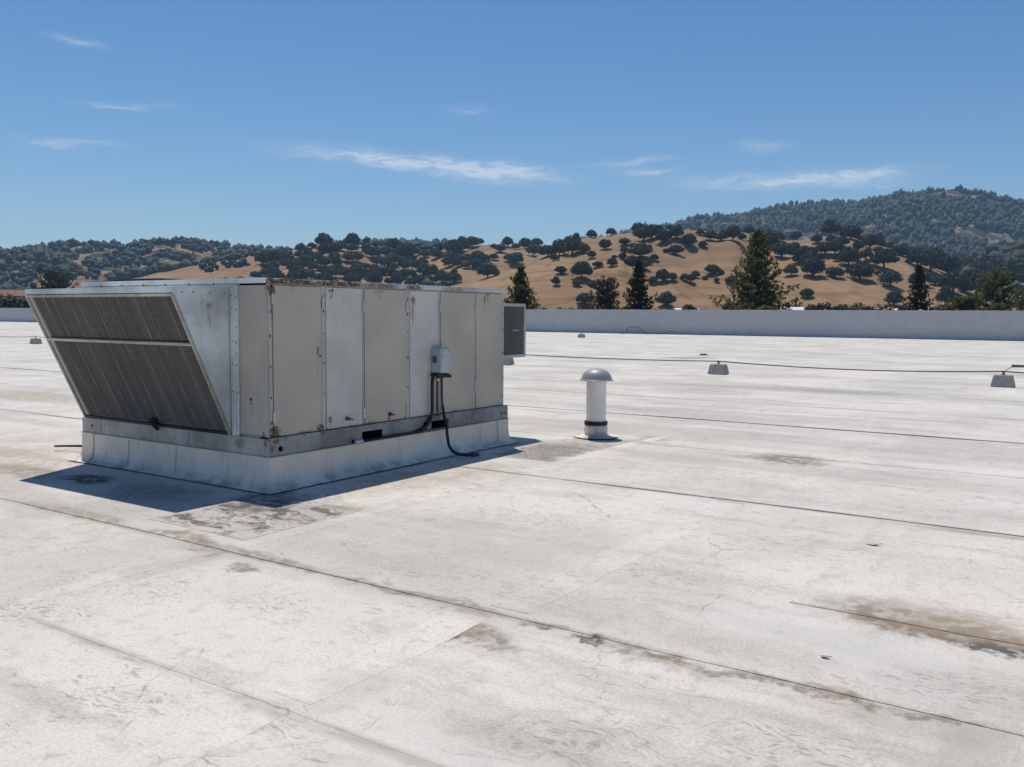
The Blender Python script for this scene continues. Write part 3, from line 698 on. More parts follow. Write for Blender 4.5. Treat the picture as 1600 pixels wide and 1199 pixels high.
for a, b, nn in (((U0+K, V0+K, 0), (U1-K, V0+K, 0), (0, -1, 0)), ((U1-K, V0+K, 0), (U1-K, V1-K, 0), (1, 0, 0)), ((U1-K, V1-K, 0), (U0+K, V1-K, 0), (0, 1, 0)), ((U0+K, V1-K, 0), (U0+K, V0+K, 0), (-1, 0, 0))):
    part(curb_side(a, b, nn), 'curb_flashing', MAT_CURB, curb, True)
def boot(cx, cy, sx, sy, w=.20):
    """corner boot: two flaps folded round a curb corner, proud of the flashing"""
    mb = MB(); vs = []; fs = []; m = len(prof)
    cols = [(-w-.02, 'x'), (-w*.5, 'x'), (-.02, 'x'), (0, 'c'), (.02, 'y'), (w*.5, 'y'), (w, 'y')]
    for s, kind in cols:
        for jj, (off, z) in enumerate(prof):
            o = off+.007+abs(wobble(s*14, z*12+cx, 1.0, .006))
            fl = .02*wobble(z*20, cx+cy, 1, 1) if abs(s) >= w else 0
            if kind == 'x': q = (cx+sx*(-(s)+fl), cy-sy*o)
            elif kind == 'c': q = (cx-sx*o, cy-sy*o)
            else: q = (cx-sx*o, cy+sy*(s+fl))
            if kind == 'x' and s == -.02: q = (cx-sx*(o*.55), cy-sy*o)
            if kind == 'y' and s == .02: q = (cx-sx*o, cy-sy*(o*.55))
            vs.append((q[0], q[1], min(z, .318)))
    for i in range(len(cols)-1):
        for j in range(m-1):
            a = i*m+j; fs.append((a, a+1, a+m+1, a+m) if sx*sy > 0 else (a, a+m, a+m+1, a+1))
    mb.add(vs, fs)
    return part(mb, 'corner_boot', MAT_CURB, curb, True)
boot(U0+K, V0+K, 1, 1); boot(U1-K, V0+K, -1, 1); boot(U0+K, V1-K, 1, -1)
for yy in (8.55, 7.75):                                              # welded laps of the flashing on the hood end
    part(MB().prism_y([(U0-.002, .30), (U0-.006, .20), (U0-.012, .11), (U0-.03, .055), (U0-.036, .06), (U0-.018, .115), (U0-.012, .20), (U0-.008, .30)], yy, yy+.014), 'flashing_lap', MAT_CURB, curb)

# base rail: channel with lips, fork pockets and a lifting hole
def plate_with_hole(u0, u1, v, z0, z1, hu, hz, r, n=20):
    mb = MB(); vs = []; fs = []
    for th, depth in ((0, 0.0), (1, .02)):
        for j in range(n):
            a = 2*math.pi*j/n; vs.append((hu+r*math.cos(a), v+depth, hz+r*math.sin(a)))
    def edge(a):
        c, s = math.cos(a), math.sin(a); k = 1e9
        if c > 1e-6: k = min(k, (u1-hu)/c)
        if c < -1e-6: k = min(k, (u0-hu)/c)
        if s > 1e-6: k = min(k, (z1-hz)/s)
        if s < -1e-6: k = min(k, (z0-hz)/s)
        return hu+c*k, hz+s*k
    ang = [2*math.pi*j/n for j in range(n)]
    k = len(vs)
    for a in ang: x, z = edge(a); vs.append((x, v, z))
    for j in range(n): j2 = (j+1) % n; fs += [(j, k+j, k+j2, j2), (j, j2, n+j2, n+j)]
    corners = [(u1, z1), (u0, z1), (u0, z0), (u1, z0)]
    for cx, cz in corners:
        a = math.atan2(cz-hz, cx-hu) % (2*math.pi); j = int(a/(2*math.pi)*n)
        vs.append((cx, v, cz)); fs.append((k+j, len(vs)-1, k+(j+1) % n))
    return mb.add(vs, fs)
ZR0, ZR1 = .3235, .471
rail = plate_with_hole(U0, 5.80, V0, ZR0, ZR1, 5.663, .388, .028)
for a, b in ((5.80, 6.75), (7.06, 7.75), (8.15, U1)):
    rail.box(a, b, V0, V0+.006, ZR0, ZR1)
for a, b in ((6.75, 7.06), (7.75, 8.15)):
    rail.box(a, b, V0, V0+.006, .432, ZR1); rail.box(a, b, V0, V0+.006, ZR0, .342)
rail.box(U0, U1, V0-.018, V0-.0005, ZR0-.004, ZR0+.004)              # bottom flange
rail.box(U0+.01, U1-.01, V0-.004, V0+.03, ZR1+.0005, ZR1+.026)       # folded top lip
base = part(rail, 'base_rail', MAT_RAIL)
r2 = MB().box(U0-.0005, U0+.006, V0+.0065, V1, ZR0, ZR1); r2.box(U0-.018, U0-.001, V0-.017, V1+.01, ZR0-.004, ZR0+.004); r2.box(U0-.004, U0+.02, V0+.031, V1, ZR1+.0005, ZR1+.016)
for yy in (8.98, 8.05, 7.55): r2.box(U0-.0035, U0-.001, yy, yy+.018, ZR0+.006, ZR1-.004)
part(r2, 'rail_end_channel', MAT_RAILEND)
part(MB().box(U1-.006, U1, V0+.0065, V1, ZR0, ZR1).box(U0+.0065, U1-.0065, V1-.006, V1, ZR0, ZR1), 'rail_back_channel', MAT_RAIL)
for a, b in ((6.75, 7.06), (7.75, 8.15)):                            # sleeve of each fork pocket
    part(MB().box(a-.004, b+.004, V0+.007, V0+.40, .428, .431).box(a-.004, b+.004, V0+.007, V0+.40, .343, .346).box(a-.004, a-.001, V0+.007, V0+.4, .346, .428).box(b+.001, b+.004, V0+.007, V0+.4, .346, .428).box(a-.004, b+.004, V0+.40, V0+.403, .343, .431), 'fork_pocket', MAT_DARK, base)
part(MB().box(7.80, 7.88, V0-.006, V0-.0015, .35, .425), 'pocket_cover', MAT_RAIL, base)
part(MB().box(8.16, 8.185, V0-.012, V0-.0015, .335, .44), 'pocket_bracket', MAT_BLACK, base)
for ex in (9.30, 9.385):
    part(MB().tube([(ex, V0+.001, .395), (ex, V0-.008, .395)], .017 if ex < 9.35 else .011, 10), 'bolt', MAT_SCREW, base)
part(MB().tube([(U0+.001, 9.22, .405), (U0-.008, 9.22, .405)], .014, 10), 'bolt', MAT_SCREW, base)

# cabinet
CU0, CU1, CV0, CV1, CZ0, CZ1 = 5.55, 9.385, 6.39, 9.32, .474, 1.918
core = MB().box(CU0+.012, CU1-.012, CV0+.012, CV1-.012, CZ0, CZ1)
part(core, 'cabinet_core', MAT_DARK)
Zb, Zt = .503, 1.905
def side_panel(a, b, mat, proud=.0, lab=None):
    mb = MB().box(a, b, CV0-.002-proud, CV0+.0115, Zb, Zt)
    o = part(mb, 'access_panel', mat, bevel=.004)
    if lab: o['label'] = lab
    return o
panels = [(5.612, 6.214, MAT_BEIGE, .004, 'beige access panel with rusty corners and a rust gouge'), (6.284, 6.792, MAT_BLUEGREY, 0, 'streaked blue-grey filler panel with rust blotch'), (6.828, 7.474, MAT_BEIGE, .004, None),
          (7.545, 8.058, MAT_BLUEGREY, 0, 'streaked blue-grey filler panel beside the disconnect box'), (8.092, 8.744, MAT_BEIGE, .003, None), (8.780, 9.318, MAT_BEIGE, .003, None)]
pan = [side_panel(*p) for p in panels]
for a, b in ((CU0, 5.604), (6.222, 6.276), (6.799, 6.821), (7.481, 7.538), (8.065, 8.085), (8.751, 8.773), (9.326, CU1)):
    part(MB().box(a, b, CV0, CV0+.0115, CZ0+.024, CZ1), 'post', MAT_POST, bevel=.003)
part(MB().box(5.606, 9.324, CV0+.004, CV0+.0115, 1.909, CZ1), 'top_channel', MAT_POST)
for k, us in enumerate(((6.236, 1.74, 1), (6.225, .64, 1), (6.806, 1.72, 2), (6.806, .62, 2), (7.49, 1.72, 3), (7.49, .62, 3), (8.07, 1.72, 4), (8.757, 1.70, 5), (5.607, 1.78, 0), (5.607, .68, 0), (8.757, .78, 5))):
    uu, zz, pi = us
    h = MB().box(uu-.012, uu+.014, CV0-.012, CV0-.0065, zz-.045, zz+.045); h.tube([(uu, CV0-.010, zz-.05), (uu, CV0-.010, zz+.05)], .007, 8)
    part(h, 'hinge', MAT_SCREWL, pan[pi])
part(MB().box(6.185, 6.20, CV0-.014, CV0-.006, 1.225, 1.245), 'latch', MAT_SCREW, pan[0])
for pi, uu, zz in ((1, 6.56, .585), (2, 7.20, .575)):
    part(MB().tube([(uu, CV0, zz), (uu, CV0-.045, zz)], [.022, .016], 10).tube([(uu, CV0-.03, zz), (uu+.05, CV0-.045, zz-.01)], .008, 6), 'drain_plug', MAT_SCREW, pan[pi])
sc = MB()                                                            # sheet metal screws along the seams
for uu in np.arange(5.72, 9.3, .23): sc.tube([(uu, V0-.003, ZR1+.013), (uu, V0-.009, ZR1+.013)], .0075, 6)
for pu in (6.249, 7.51, 9.355, 5.58):
    for zz in (.62, .86, 1.16, 1.45, 1.66, 1.82): sc.tube([(pu+random.uniform(-.008, .008), CV0+.001, zz+random.uniform(-.03, .03)), (pu, CV0-.005, zz)], .0065, 6)
tag(part(sc, 'screws', MAT_SCREW), kind='stuff')
# hood end of the cabinet
part(MB().box(CU0-.002, CU0+.0115, CV0+.0, 6.772, Zb, Zt), 'end_panel', MAT_END, bevel=.004)
part(MB().box(CU0+.001, CU0+.0115, 6.778, CV1, CZ0+.02, CZ1), 'end_wall', MAT_GALV)
part(MB().box(CU0-.006, CU0+.0, 6.50, 6.76, ZR1+.003, ZR1+.045), 'end_lip', MAT_RAIL)
part(MB().box(CU0-.020, CU0+.0005, 6.782, 6.845, ZR1+.02, 1.905).box(CU0-.030, CU0-.0205, 6.812, 6.872, ZR1+.02, 1.885), 'hood_flange', MAT_GALV, bevel=.003)
sc = MB()
for zz in (.60, .83, .90, 1.16, 1.27, 1.37, 1.52, 1.68, 1.80):
    sc.tube([(CU0-.019, 6.795, zz), (CU0-.025, 6.795, zz)], .0065, 6)
    if random.random() < .7: sc.tube([(CU0-.029, 6.842, zz+.01), (CU0-.035, 6.842, zz+.01)], .0065, 6)
tag(part(sc, 'flange_screws', MAT_SCREW), kind='stuff')
part(MB().tube([(CU0-.001, 6.625, .845), (CU0-.012, 6.625, .845)], .014, 8), 'plug', MAT_SCREW)
part(MB().box(CU1-.0115, CU1, CV0+.012, CV1, CZ0+.02, CZ1), 'far_end_wall', MAT_POST)
part(MB().box(CU0+.012, CU1-.012, CV1-.0115, CV1, CZ0+.02, CZ1), 'back_wall', MAT_POST)
# top cap with drip edge
cap = MB().box(5.528, 9.402, 6.368, 9.342, 1.9605, 1.9695)
cap.box(5.528, 9.402, 6.368, 6.374, 1.921, 1.960).box(9.396, 9.402, 6.3745, 9.3355, 1.921, 1.960).box(5.528, 9.402, 9.336, 9.342, 1.921, 1.960)
cap.box(5.545, 9.39, 6.3745, 6.388, 1.9195, 1.9285)
capo = part(cap, 'roof_cap', MAT_CAP, bevel=.0025)
part(MB().box(5.522, 5.5275, 6.3745, 9.3355, 1.921, 1.9705), 'drip_edge', MAT_GALV, capo)
for a, b in ((6.235, 6.262), (7.49, 7.53)): part(MB().box(a, b, 6.3615, 6.3675, 1.917, 1.962), 'cap_clip', MAT_CAP, capo)
for (fx, fy, fr) in ((7.55, 8.25, .52), (8.75, 8.25, .52)):
    fan = part(MB().lathe((fx, fy, 1.970), [(fr+.03, 0), (fr+.03, .035), (fr, .05), (fr-.03, .05), (fr-.03, 0)], 36), 'fan_shroud', MAT_BLACK, capo)
    g = MB()
    for k in range(1, 7): g.lathe((fx, fy, 2.02), [(fr*k/7, 0), (fr*k/7+.007, .003), (fr*k/7, .006)], 28)
    for k in range(8): a = math.pi*k/8; g.tube([(fx-fr*math.cos(a), fy-fr*math.sin(a), 2.028), (fx+fr*math.cos(a), fy+fr*math.sin(a), 2.028)], .005, 5)
    part(g, 'fan_guard', MAT_BLACK, fan)
part(MB().box(5.60, 6.15, 8.05, 8.85, 1.970, 1.995), 'hatch_cover', MAT_BLACK, capo, bevel=.006)

# intake hood: two side panels, a top, two framed screens lying on the slanted mouth
HV0, HV1, HO, HZT, HZB = 6.885, 9.315, 4.918, 1.876, .492
hood = part(MB().box(HO-.012, CU0+.0, HV0-.012, HV1+.012, HZT-.008, HZT)
            .box(HO-.012, HO-.006, HV0-.012, HV1+.012, HZT-.052, HZT-.0085).box(HO-.0055, CU0-.031, HV0-.012, HV0-.006, HZT-.058, HZT-.0085).box(HO-.0055, CU0-.031, HV1+.006, HV1+.012, HZT-.058, HZT-.0085), 'intake_hood', MAT_GALV, bevel=.002)
for vv0 in (HV0, HV1-.006):
    part(MB().prism_y([(CU0-.001, HZB), (U0-.01, HZB), (HO+.006, HZT-.06), (HO+.006, HZT-.0085), (CU0-.001, HZT-.0085)], vv0, vv0+.006), 'side_panel', MAT_GALV, hood)
pb = Vector((U0-.012, 0, HZB)); pt_ = Vector((HO-.004, 0, HZT-.055))
sdir = (pt_-pb); SL = sdir.length; sdir.normalize(); ndir = Vector((-sdir.z, 0, sdir.x))
yax = Vector((0, 1, 0))
def on(s, v, n=0.0): return pb+sdir*s+yax*v+ndir*n
def bar(s0, s1, v0, v1, n0, n1, name, mat=MAT_FRAME, par=hood, bev=.002):
    return part(MB().obox(on(s0, v0, n0), sdir*(s1-s0), yax*(v1-v0), ndir*(n1-n0)), name, mat, par, bevel=bev)
SM = SL*.655
bar(0, SL, HV0-.006, HV0+.020, -.012, .016, 'frame_bar'); bar(0, SL, HV1-.020, HV1+.006, -.012, .016, 'frame_bar')
bar(SL-.028, SL, HV0+.0205, HV1-.0205, -.010, .014, 'frame_bar'); bar(SM-.014, SM+.014, HV0+.0205, HV1-.0205, -.010, .016, 'frame_bar'); bar(0, .03, HV0+.0205, HV1-.0205, -.012, .010, 'frame_bar', MAT_BLACK)
bar(.03, SL-.03, HV1-.075, HV1-.0205, -.03, -.005, 'frame_bar', MAT_POST)
for s0, s1 in ((.03, SM-.0145), (SM+.0145, SL-.0285)):
    scr = bar(s0, s1, HV0+.0205, HV1-.0205, -.060, -.030, 'filter_screen', MAT_MEDIA, hood, 0)
    g = MB()
    n = int((s1-s0)/.021)
    for k in range(1, n):
        s = s0+(s1-s0)*k/n; g.obox(on(s-.0030, HV0+.021, -.026), sdir*.0060, yax*(HV1-HV0-.042), ndir*.004)
    nv = int((HV1-HV0)/.026)
    for k in range(1, nv):
        v = HV0+.021+(HV1-HV0-.042)*k/nv; g.obox(on(s0, v-.0022, -.0215), sdir*(s1-s0), yax*.0044, ndir*.004)
    tag(part(g, 'wire_mesh', MAT_WIRE, scr), kind='stuff')
    for k in range(1, 11):
        v = HV0+(HV1-HV0)*(k+random.uniform(-.3, .3))/11
        bar(s0, s1, v-.0018, v+.0018, -.017, -.0135, 'stiffener_wire', MAT_STIFF, scr, 0)
part(MB().tube([on(.02, 8.02, .02), on(.10, 8.02, .035)], [.035, .04], 12).tube([on(-.03, 8.02, .022), on(.02, 8.02, .03)], .018, 8), 'latch_knob', MAT_BLACK, hood)
sc = MB()
for uu in (5.00, 5.12, 5.30, 5.46): sc.tube([(uu, HV0-.012, HZT-.045), (uu, HV0-.018, HZT-.045)], .007, 6)
for yy in np.arange(7.1, 9.3, .37): sc.tube([(5.527, yy, 1.915), (5.52, yy, 1.93)], .009, 6)
tag(part(sc, 'hood_screws', MAT_SCREW, hood), kind='stuff')

# framed coil section on the far end
coil = part(MB().box(9.404, 10.20, 6.62, 9.0, 1.10, 1.76), 'coil_section', MAT_DARK)
for a, b, z0, z1 in ((9.404, 10.225, 1.755, 1.795), (9.404, 10.225, 1.075, 1.115)):
    part(MB().box(a, b, 6.60, 6.64, z0, z1), 'frame_bar', MAT_POST, coil, bevel=.003)
part(MB().box(10.185, 10.225, 6.60, 6.64, 1.1155, 1.7545), 'frame_bar', MAT_POST, coil, bevel=.003)
part(MB().box(9.404, 10.225, 6.641, 9.02, 1.765, 1.795).box(9.404, 10.225, 6.641, 9.02, 1.075, 1.095).box(10.201, 10.225, 6.641, 9.02, 1.0955, 1.7645), 'casing', MAT_POST, coil)
g = MB()
for k in range(1, 27): z = 1.1155+.639*k/27; g.box(9.41, 10.184, 6.612, 6.616, z-.003, z+.003)
for k in range(1, 32): u = 9.41+.774*k/32; g.box(u-.003, u+.003, 6.607, 6.611, 1.116, 1.754)
tag(part(g, 'wire_mesh', MAT_WIRE, coil), kind='stuff')
part(MB().tube([(9.9, 6.60, 1.44), (10.06, 6.60, 1.445)], .006, 6), 'pull_rod', MAT_SCREWL, coil)

# disconnect box with conduits
box = part(MB().box(7.915, 8.088, 6.252, 6.386, .985, 1.268), 'disconnect_box', MAT_ZINC, bevel=.006)
part(MB().box(7.925, 8.078, 6.243, 6.2515, .995, 1.258), 'cover', MAT_ZINC, box, bevel=.003)
for uu, zz in ((7.945, 1.24), (8.055, 1.235), (7.945, 1.175)): part(MB().tube([(uu, 6.244, zz), (uu, 6.238, zz)], .007, 6), 'screw', MAT_SCREW, box)
part(MB().box(7.895, 7.914, 6.31, 6.35, 1.10, 1.17), 'switch_lever', MAT_SCREW, box)
part(MB().box(7.90, 8.10, 6.27, 6.38, .945, .975).tube([(7.91, 6.285, .945), (8.12, 6.262, .940)], .016, 8), 'bracket', MAT_BLACK, box)
def bez(pts, n=14):
    pts = [Vector(p) for p in pts]; out = []
    for i in range(len(pts)-1):
        p0 = pts[max(i-1, 0)]; p1 = pts[i]; p2 = pts[i+1]; p3 = pts[min(i+2, len(pts)-1)]
        for k in range(n):
            t = k/n
            out.append(.5*((2*p1)+(p2-p0)*t+(2*p0-5*p1+4*p2-p3)*t*t+(3*p1-p0-3*p2+p3)*t*t*t))
    return out+[pts[-1]]
part(MB().tube(bez([(7.905, 6.335, .97), (7.875, 6.335, .90), (7.87, 6.335, .70), (7.865, 6.335, .53), (7.80, 6.335, .42), (7.68, 6.34, .352), (7.60, 6.345, .342)]), .019, 10), 'flexible_conduit', MAT_BLACK, box, True)
part(MB().tube([(7.975, 6.345, .945), (7.975, 6.345, .80), (7.975, 6.345, .49)], .014, 8), 'rigid_conduit', MAT_CABLE, box, True)
part(MB().tube([(7.975, 6.345, .93), (7.975, 6.345, .885)], .020, 10), 'conduit_fitting', MAT_SCREWL, box, True)
part(MB().tube(bez([(8.035, 6.325, .945), (8.035, 6.325, .80), (8.045, 6.325, .62), (8.06, 6.31, .48), (8.05, 6.27, .36), (8.03, 6.24, .25), (8.03, 6.21, .14), (8.06, 6.15, .07), (8.14, 6.08, .04), (8.24, 6.03, .035)]), [.011]*30+[.017]*97, 10), 'flexible_whip', MAT_BLACK, box, True)
part(MB().tube([(8.22, 6.035, .036), (8.31, 6.0, .036)], .024, 10), 'whip_fitting', MAT_SCREW, box, True)
part(MB().tube([(6.60, 6.325, .342), (7.70, 6.33, .338)], .014, 8).tube([(6.62, 6.36, .35), (6.62, 6.29, .35)], .018, 8), 'condensate_pipe', MAT_BLACK, unit, True)
part(MB().tube([(6.58, 6.29, .352), (6.67, 6.28, .350)], .024, 10), 'pipe_valve', MAT_SCREWL, unit, True)

# ------------------------------------------------------------------ vent stack
VX, VY = 10.62, 5.715
vent = thing('vent_pipe', 'white vent pipe with grey dome cap and black clamp ring on the open roof', 'vent pipe', (VX, VY, 0))
VO = (VX, VY, 0)
MB().lathe(VO, [(.134, .20), (.134, .80)], 40).build('pipe', MAT_PIPE, vent, VO, True)
dome = MB().lathe(VO, [(.12, .778), (.224, .772), (.228, .779), (.214, .784), (.207, .80), (.190, .845), (.160, .885), (.118, .913), (.065, .929), (.02, .934), (.001, .9345)], 44).build('dome_cap', MAT_DOME, vent, VO, True)
MB().lathe(VO, [(.222, .7715), (.2295, .7725), (.2295, .7795), (.222, .7800)], 44).build('rim', MAT_SCREWL, dome, VO, True)
MB().lathe(VO, [(.136, .172), (.156, .172), (.158, .198), (.156, .224), (.136, .224)], 40).build('clamp_ring', MAT_BLACK, vent, VO, False)
MB().tube([(VX-.16, VY+.03, .192), (VX-.19, VY+.02, .194)], .014, 8).build('clamp_screw', MAT_BLACK, vent, VO)
MB().lathe(VO, [(.30, .017), (.235, .020), (.185, .030), (.150, .050), (.156, .085), (.160, .12), (.150, .172), (.136, .178)], 44, .06).build('boot_flashing', MAT_CURB, vent, VO, True)

# ------------------------------------------------------------------ cable on concrete blocks
def block(x, y, label, group, s=1.0, clamp=True, mat=MAT_CONCRETE, rot=0.0):
    o = thing('ballast_block', label, 'concrete block', (x, y, .012), group)
    a, b, hh = .245*s, .185*s, .275*s
    c_, s_ = math.cos(rot), math.sin(rot)
    mb = MB(); rings = [(1.0, 0), (1.0, .03), (.985, .05), (.80, hh-.015), (.77, hh)]
    vs = []; fs = []
    for k, z in rings:
        for px, py in ((-a, -b), (a, -b), (a, b), (-a, b)): vs.append((x+py*k*c_-px*k*s_, y+py*k*s_+px*k*c_, .012+z))
    for r in range(4):
        for j in range(4): fs.append((r*4+(j+1) % 4, r*4+j, r*4+4+j, r*4+4+(j+1) % 4))
    fs.append((16, 19, 18, 17)); mb.add(vs, fs)
    mb.build('base', mat, o, (x, y, .012), False, .008)
    if clamp:
        MB().box(x-.03, x+.03, y-.05, y+.05, .012+hh, .03+hh).tube([(x, y, .03+hh), (x, y, .105+hh)], .018, 8).tube([(x, y-.035, .085+hh), (x, y+.035, .085+hh)], .026, 8).build('cable_clamp', MAT_SCREW, o, (x, y, .012))
    return o
BL = {2.05: 'near concrete ballast block at the right edge carrying the roof cable', 9.15: 'concrete ballast block in mid roof carrying the cable right of the vent', 16.45: 'concrete ballast block half hidden behind the far end of the unit',
      45.2: 'concrete ballast block left of the intake hood'}
CX = 24.25
for k in range(-3, 10):
    y = 2.05+7.16*k
    y = min(BL, key=lambda q: abs(q-y)) if min(abs(q-y) for q in BL) < .4 else y
    if y in BL: block(CX, y, BL[y], 'ballast blocks under the long cable', rot=random.uniform(-.12, .12))
block(56.9, 31.9, 'small distant ballast block in front of the parapet', 'ballast blocks under the long cable', .95, True)
pts = []
ys = sorted([2.05+7.16*k for k in range(-5, 10) if abs(2.05+7.16*k-9.15) > .5 and abs(2.05+7.16*k-16.45) > .5 and abs(2.05+7.16*k-45.2) > .5]+[9.15, 16.45, 45.2])
for i in range(len(ys)-1):
    for k in range(10):
        t = k/10; sag = 4*t*(1-t)
        pts.append((CX+.10*math.sin(i*2.1+t*3)*sag, ys[i]+(ys[i+1]-ys[i])*t, .372-sag*(.07+.03*math.sin(i*1.7))))
tag(MB().tube(pts, .017, 6).build('roof_cable', MAT_CABLE), 'long dark cable carried across the roof on concrete blocks', 'cable')
tag(MB().tube(bez([(24.1, 2.0, .40), (24.0, 1.90, .47), (23.9, 1.78, .53), (23.95, 1.55, .52), (24.0, 1.60, .38), (24.0, 1.50, .22), (24.0, 1.25, .14), (23.9, .9, .03)], 8), .008, 6).build('loose_wire', MAT_CABLE, smooth=True), 'thin loose wire looping up beside the right-hand ballast block', 'wire')
tag(MB().tube([(23.88, 1.86, .525), (23.92, 1.60, .525)], [.035, .03], 8).build('wire_tag', MAT_CABLE), 'small grey tag on the loose wire at the right edge', 'tag')
tag(MB().tube(bez([(5.75, 9.60, .03), (5.95, 10.0, .02), (6.0, 10.25, .03), (5.72, 10.32, .06), (5.9, 10.0, .07), (6.1, 9.7, .05), (6.3, 9.6, .04)], 8), .012, 6).build('cord_loop', MAT_BLACK, smooth=True), 'short black cord looped on the roof behind the curb', 'cord')
tag(MB().tube(bez([(71.6, 36.5, .05), (71.8, 35.8, .06), (71.9, 35.6, .55), (72.0, 34.9, .62), (71.9, 34.3, .45), (71.8, 33.9, .06), (71.6, 33.2, .05)], 8), .026, 6).build('rubber_hose', MAT_BLACK, smooth=True), 'black hose arched against the foot of the parapet', 'hose')
tag(MB().tube(bez([(71.6, 39.6, .05), (71.7, 38.3, .06), (71.5, 37.0, .05), (71.7, 32.6, .06), (71.6, 31.3, .3), (71.6, 30.9, .06), (71.6, 30.0, .05)], 8), .022, 6).build('drain_line', MAT_BLACK, smooth=True), 'thin dark line lying along the foot of the parapet', 'pipe')
# a flat drain strainer and torn bits of membrane
tag(MB().lathe((35.6, 14.1, .012), [(.17, 0), (.16, .03), (.10, .05), (.001, .055)], 20).build('roof_drain', MAT_BLACK, smooth=True), 'low black roof drain far out on the white roof', 'roof drain')
def scrap(x, y, s, label):
    """a torn tongue of membrane: ragged outline, one end curled up off the roof"""
    mb = MB(); n = 9; vs = []
    for i in range(n):
        t = i/(n-1); w = s*(.55*math.sin(math.pi*min(1, t*1.15+.08))+.08)
        for j in (-1, 0, 1):
            vs.append((x+j*w*.9+random.uniform(-.12, .12)*s, y-(t-.5)*s*2.4+random.uniform(-.1, .1)*s, .009+s*.30*t**3+.10*s*abs(j)*t))
    mb.add(vs, [(i*3+j, i*3+j+1, i*3+j+4, i*3+j+3) for i in range(n-1) for j in range(2)])
    o = mb.build('membrane_scrap', MAT_PATCH2); sm = o.modifiers.new('solid', 'SOLIDIFY'); sm.thickness = .003
    return tag(o, label, 'scrap', 'torn membrane scraps')
scrap(4.34, 1.06, .022, 'tiny curled grey scrap of membrane lying right of centre foreground')
scrap(6.73, 1.33, .045, 'torn flap of membrane by the second seam, right side')

# ------------------------------------------------------------------ trees
def rand_dir():
    while True:
        v = Vector((random.uniform(-1, 1), random.uniform(-1, 1), random.uniform(-1, 1)))
        if .05 < v.length < 1: return v.normalized()
def leaf_cards(mb, c, rad, n, size, flat=1.0, shell=.55):
    for _ in range(n):
        d = rand_dir(); r = shell+(1-shell)*random.random()**.5
        p = Vector((c[0]+d.x*rad[0]*r, c[1]+d.y*rad[1]*r, c[2]+d.z*rad[2]*r))
        nr = (d+rand_dir()*.8).normalized(); t = nr.cross(rand_dir()).normalized(); b = nr.cross(t)
        s = size*random.uniform(.55, 1.3)
        mb.add([p-t*s-b*s*.6, p+t*s*.9-b*s*.7, p+t*s*.7+b*s*.8, p-t*s*.8+b*s*.6], [(0, 1, 2, 3)])
def oak_mesh(seed, lobes=15, cards=70):
    """unit oak: crown 1 m wide; broad dome of lobes on a short forked trunk"""
    random.seed(seed)
    tr = MB(); cr = MB()
    hgt = random.uniform(.70, .84)
    tr.tube([(0, 0, -.05), (.01, 0, .10), (0, .01, .20)], [.045, .034, .028], 6)
    for k in range(5):
        a = k*2*math.pi/5+random.random(); tr.tube([(0, 0, .16), (.13*math.cos(a), .13*math.sin(a), .33), (.24*math.cos(a), .24*math.sin(a), .46)], [.024, .016, .008], 5)
    for k in range(lobes):
        a = random.uniform(0, 2*math.pi); q = math.sqrt(random.random())*.35
        top = hgt*(1-.9*(q/.5)**2); zz = random.uniform(.26, max(.30, top-.10)); rr = random.uniform(.11, .18)
        leaf_cards(cr, (q*math.cos(a), q*math.sin(a), zz), (rr*1.1, rr*1.1, rr*.9), cards, .034)
    for k in range(7):
        a = k*2*math.pi/7+random.random()*.6; leaf_cards(cr, (.34*math.cos(a), .34*math.sin(a), random.uniform(.27, .40)), (.15, .15, .12), 60, .036)
    leaf_cards(cr, (0, 0, hgt*.52), (.40, .40, hgt*.34), 520, .05, shell=.1)
    return tr, cr
OAKS = []
for k in range(7):
    tr, cr = oak_mesh(100+k)
    def mk(mb, nm, mat):
        me = bpy.data.meshes.new(nm); me.from_pydata([tuple(v) for v in mb.v], [], mb.f); me.materials.append(mat); me.update(); return me
    OAKS.append((mk(tr, 'trunk', MAT_BARK), mk(cr, 'crown', MAT_OAK)))
random.seed(5)
def place_oak(x, y, w, label, group=None, squash=1.0):
    z = ground_z(x, y)
    t = thing('oak_tree', label, 'oak tree', (x, y, z-.3), group)
    w *= 1.18
    t.scale = (w*1.06, w*1.06*random.uniform(.9, 1.05), w*1.02*squash*random.uniform(.88, 1.08)); t.rotation_euler = (0, 0, random.uniform(0, 6.28))
    mt, mc = random.choice(OAKS)
    for nm, me in (('trunk', mt), ('crown', mc)):
        o = bpy.data.objects.new(nm, me); C.objects.link(o); o.parent = t
    return t
for x, y, w, label in OAKS_NAMED: place_oak(x, y, w, label, None, 1.5 if 'conical' in label or 'narrow small' in label else 1.0)
for g, (label, pts_) in OAK_GROUPS.items():
    for x, y, w in pts_: place_oak(x, y, w*(.86 if 'middle' in g else 1)*random.choice([.72, .9, 1, 1, 1.12, 1.25]), label, g, random.uniform(.85, 1.25))

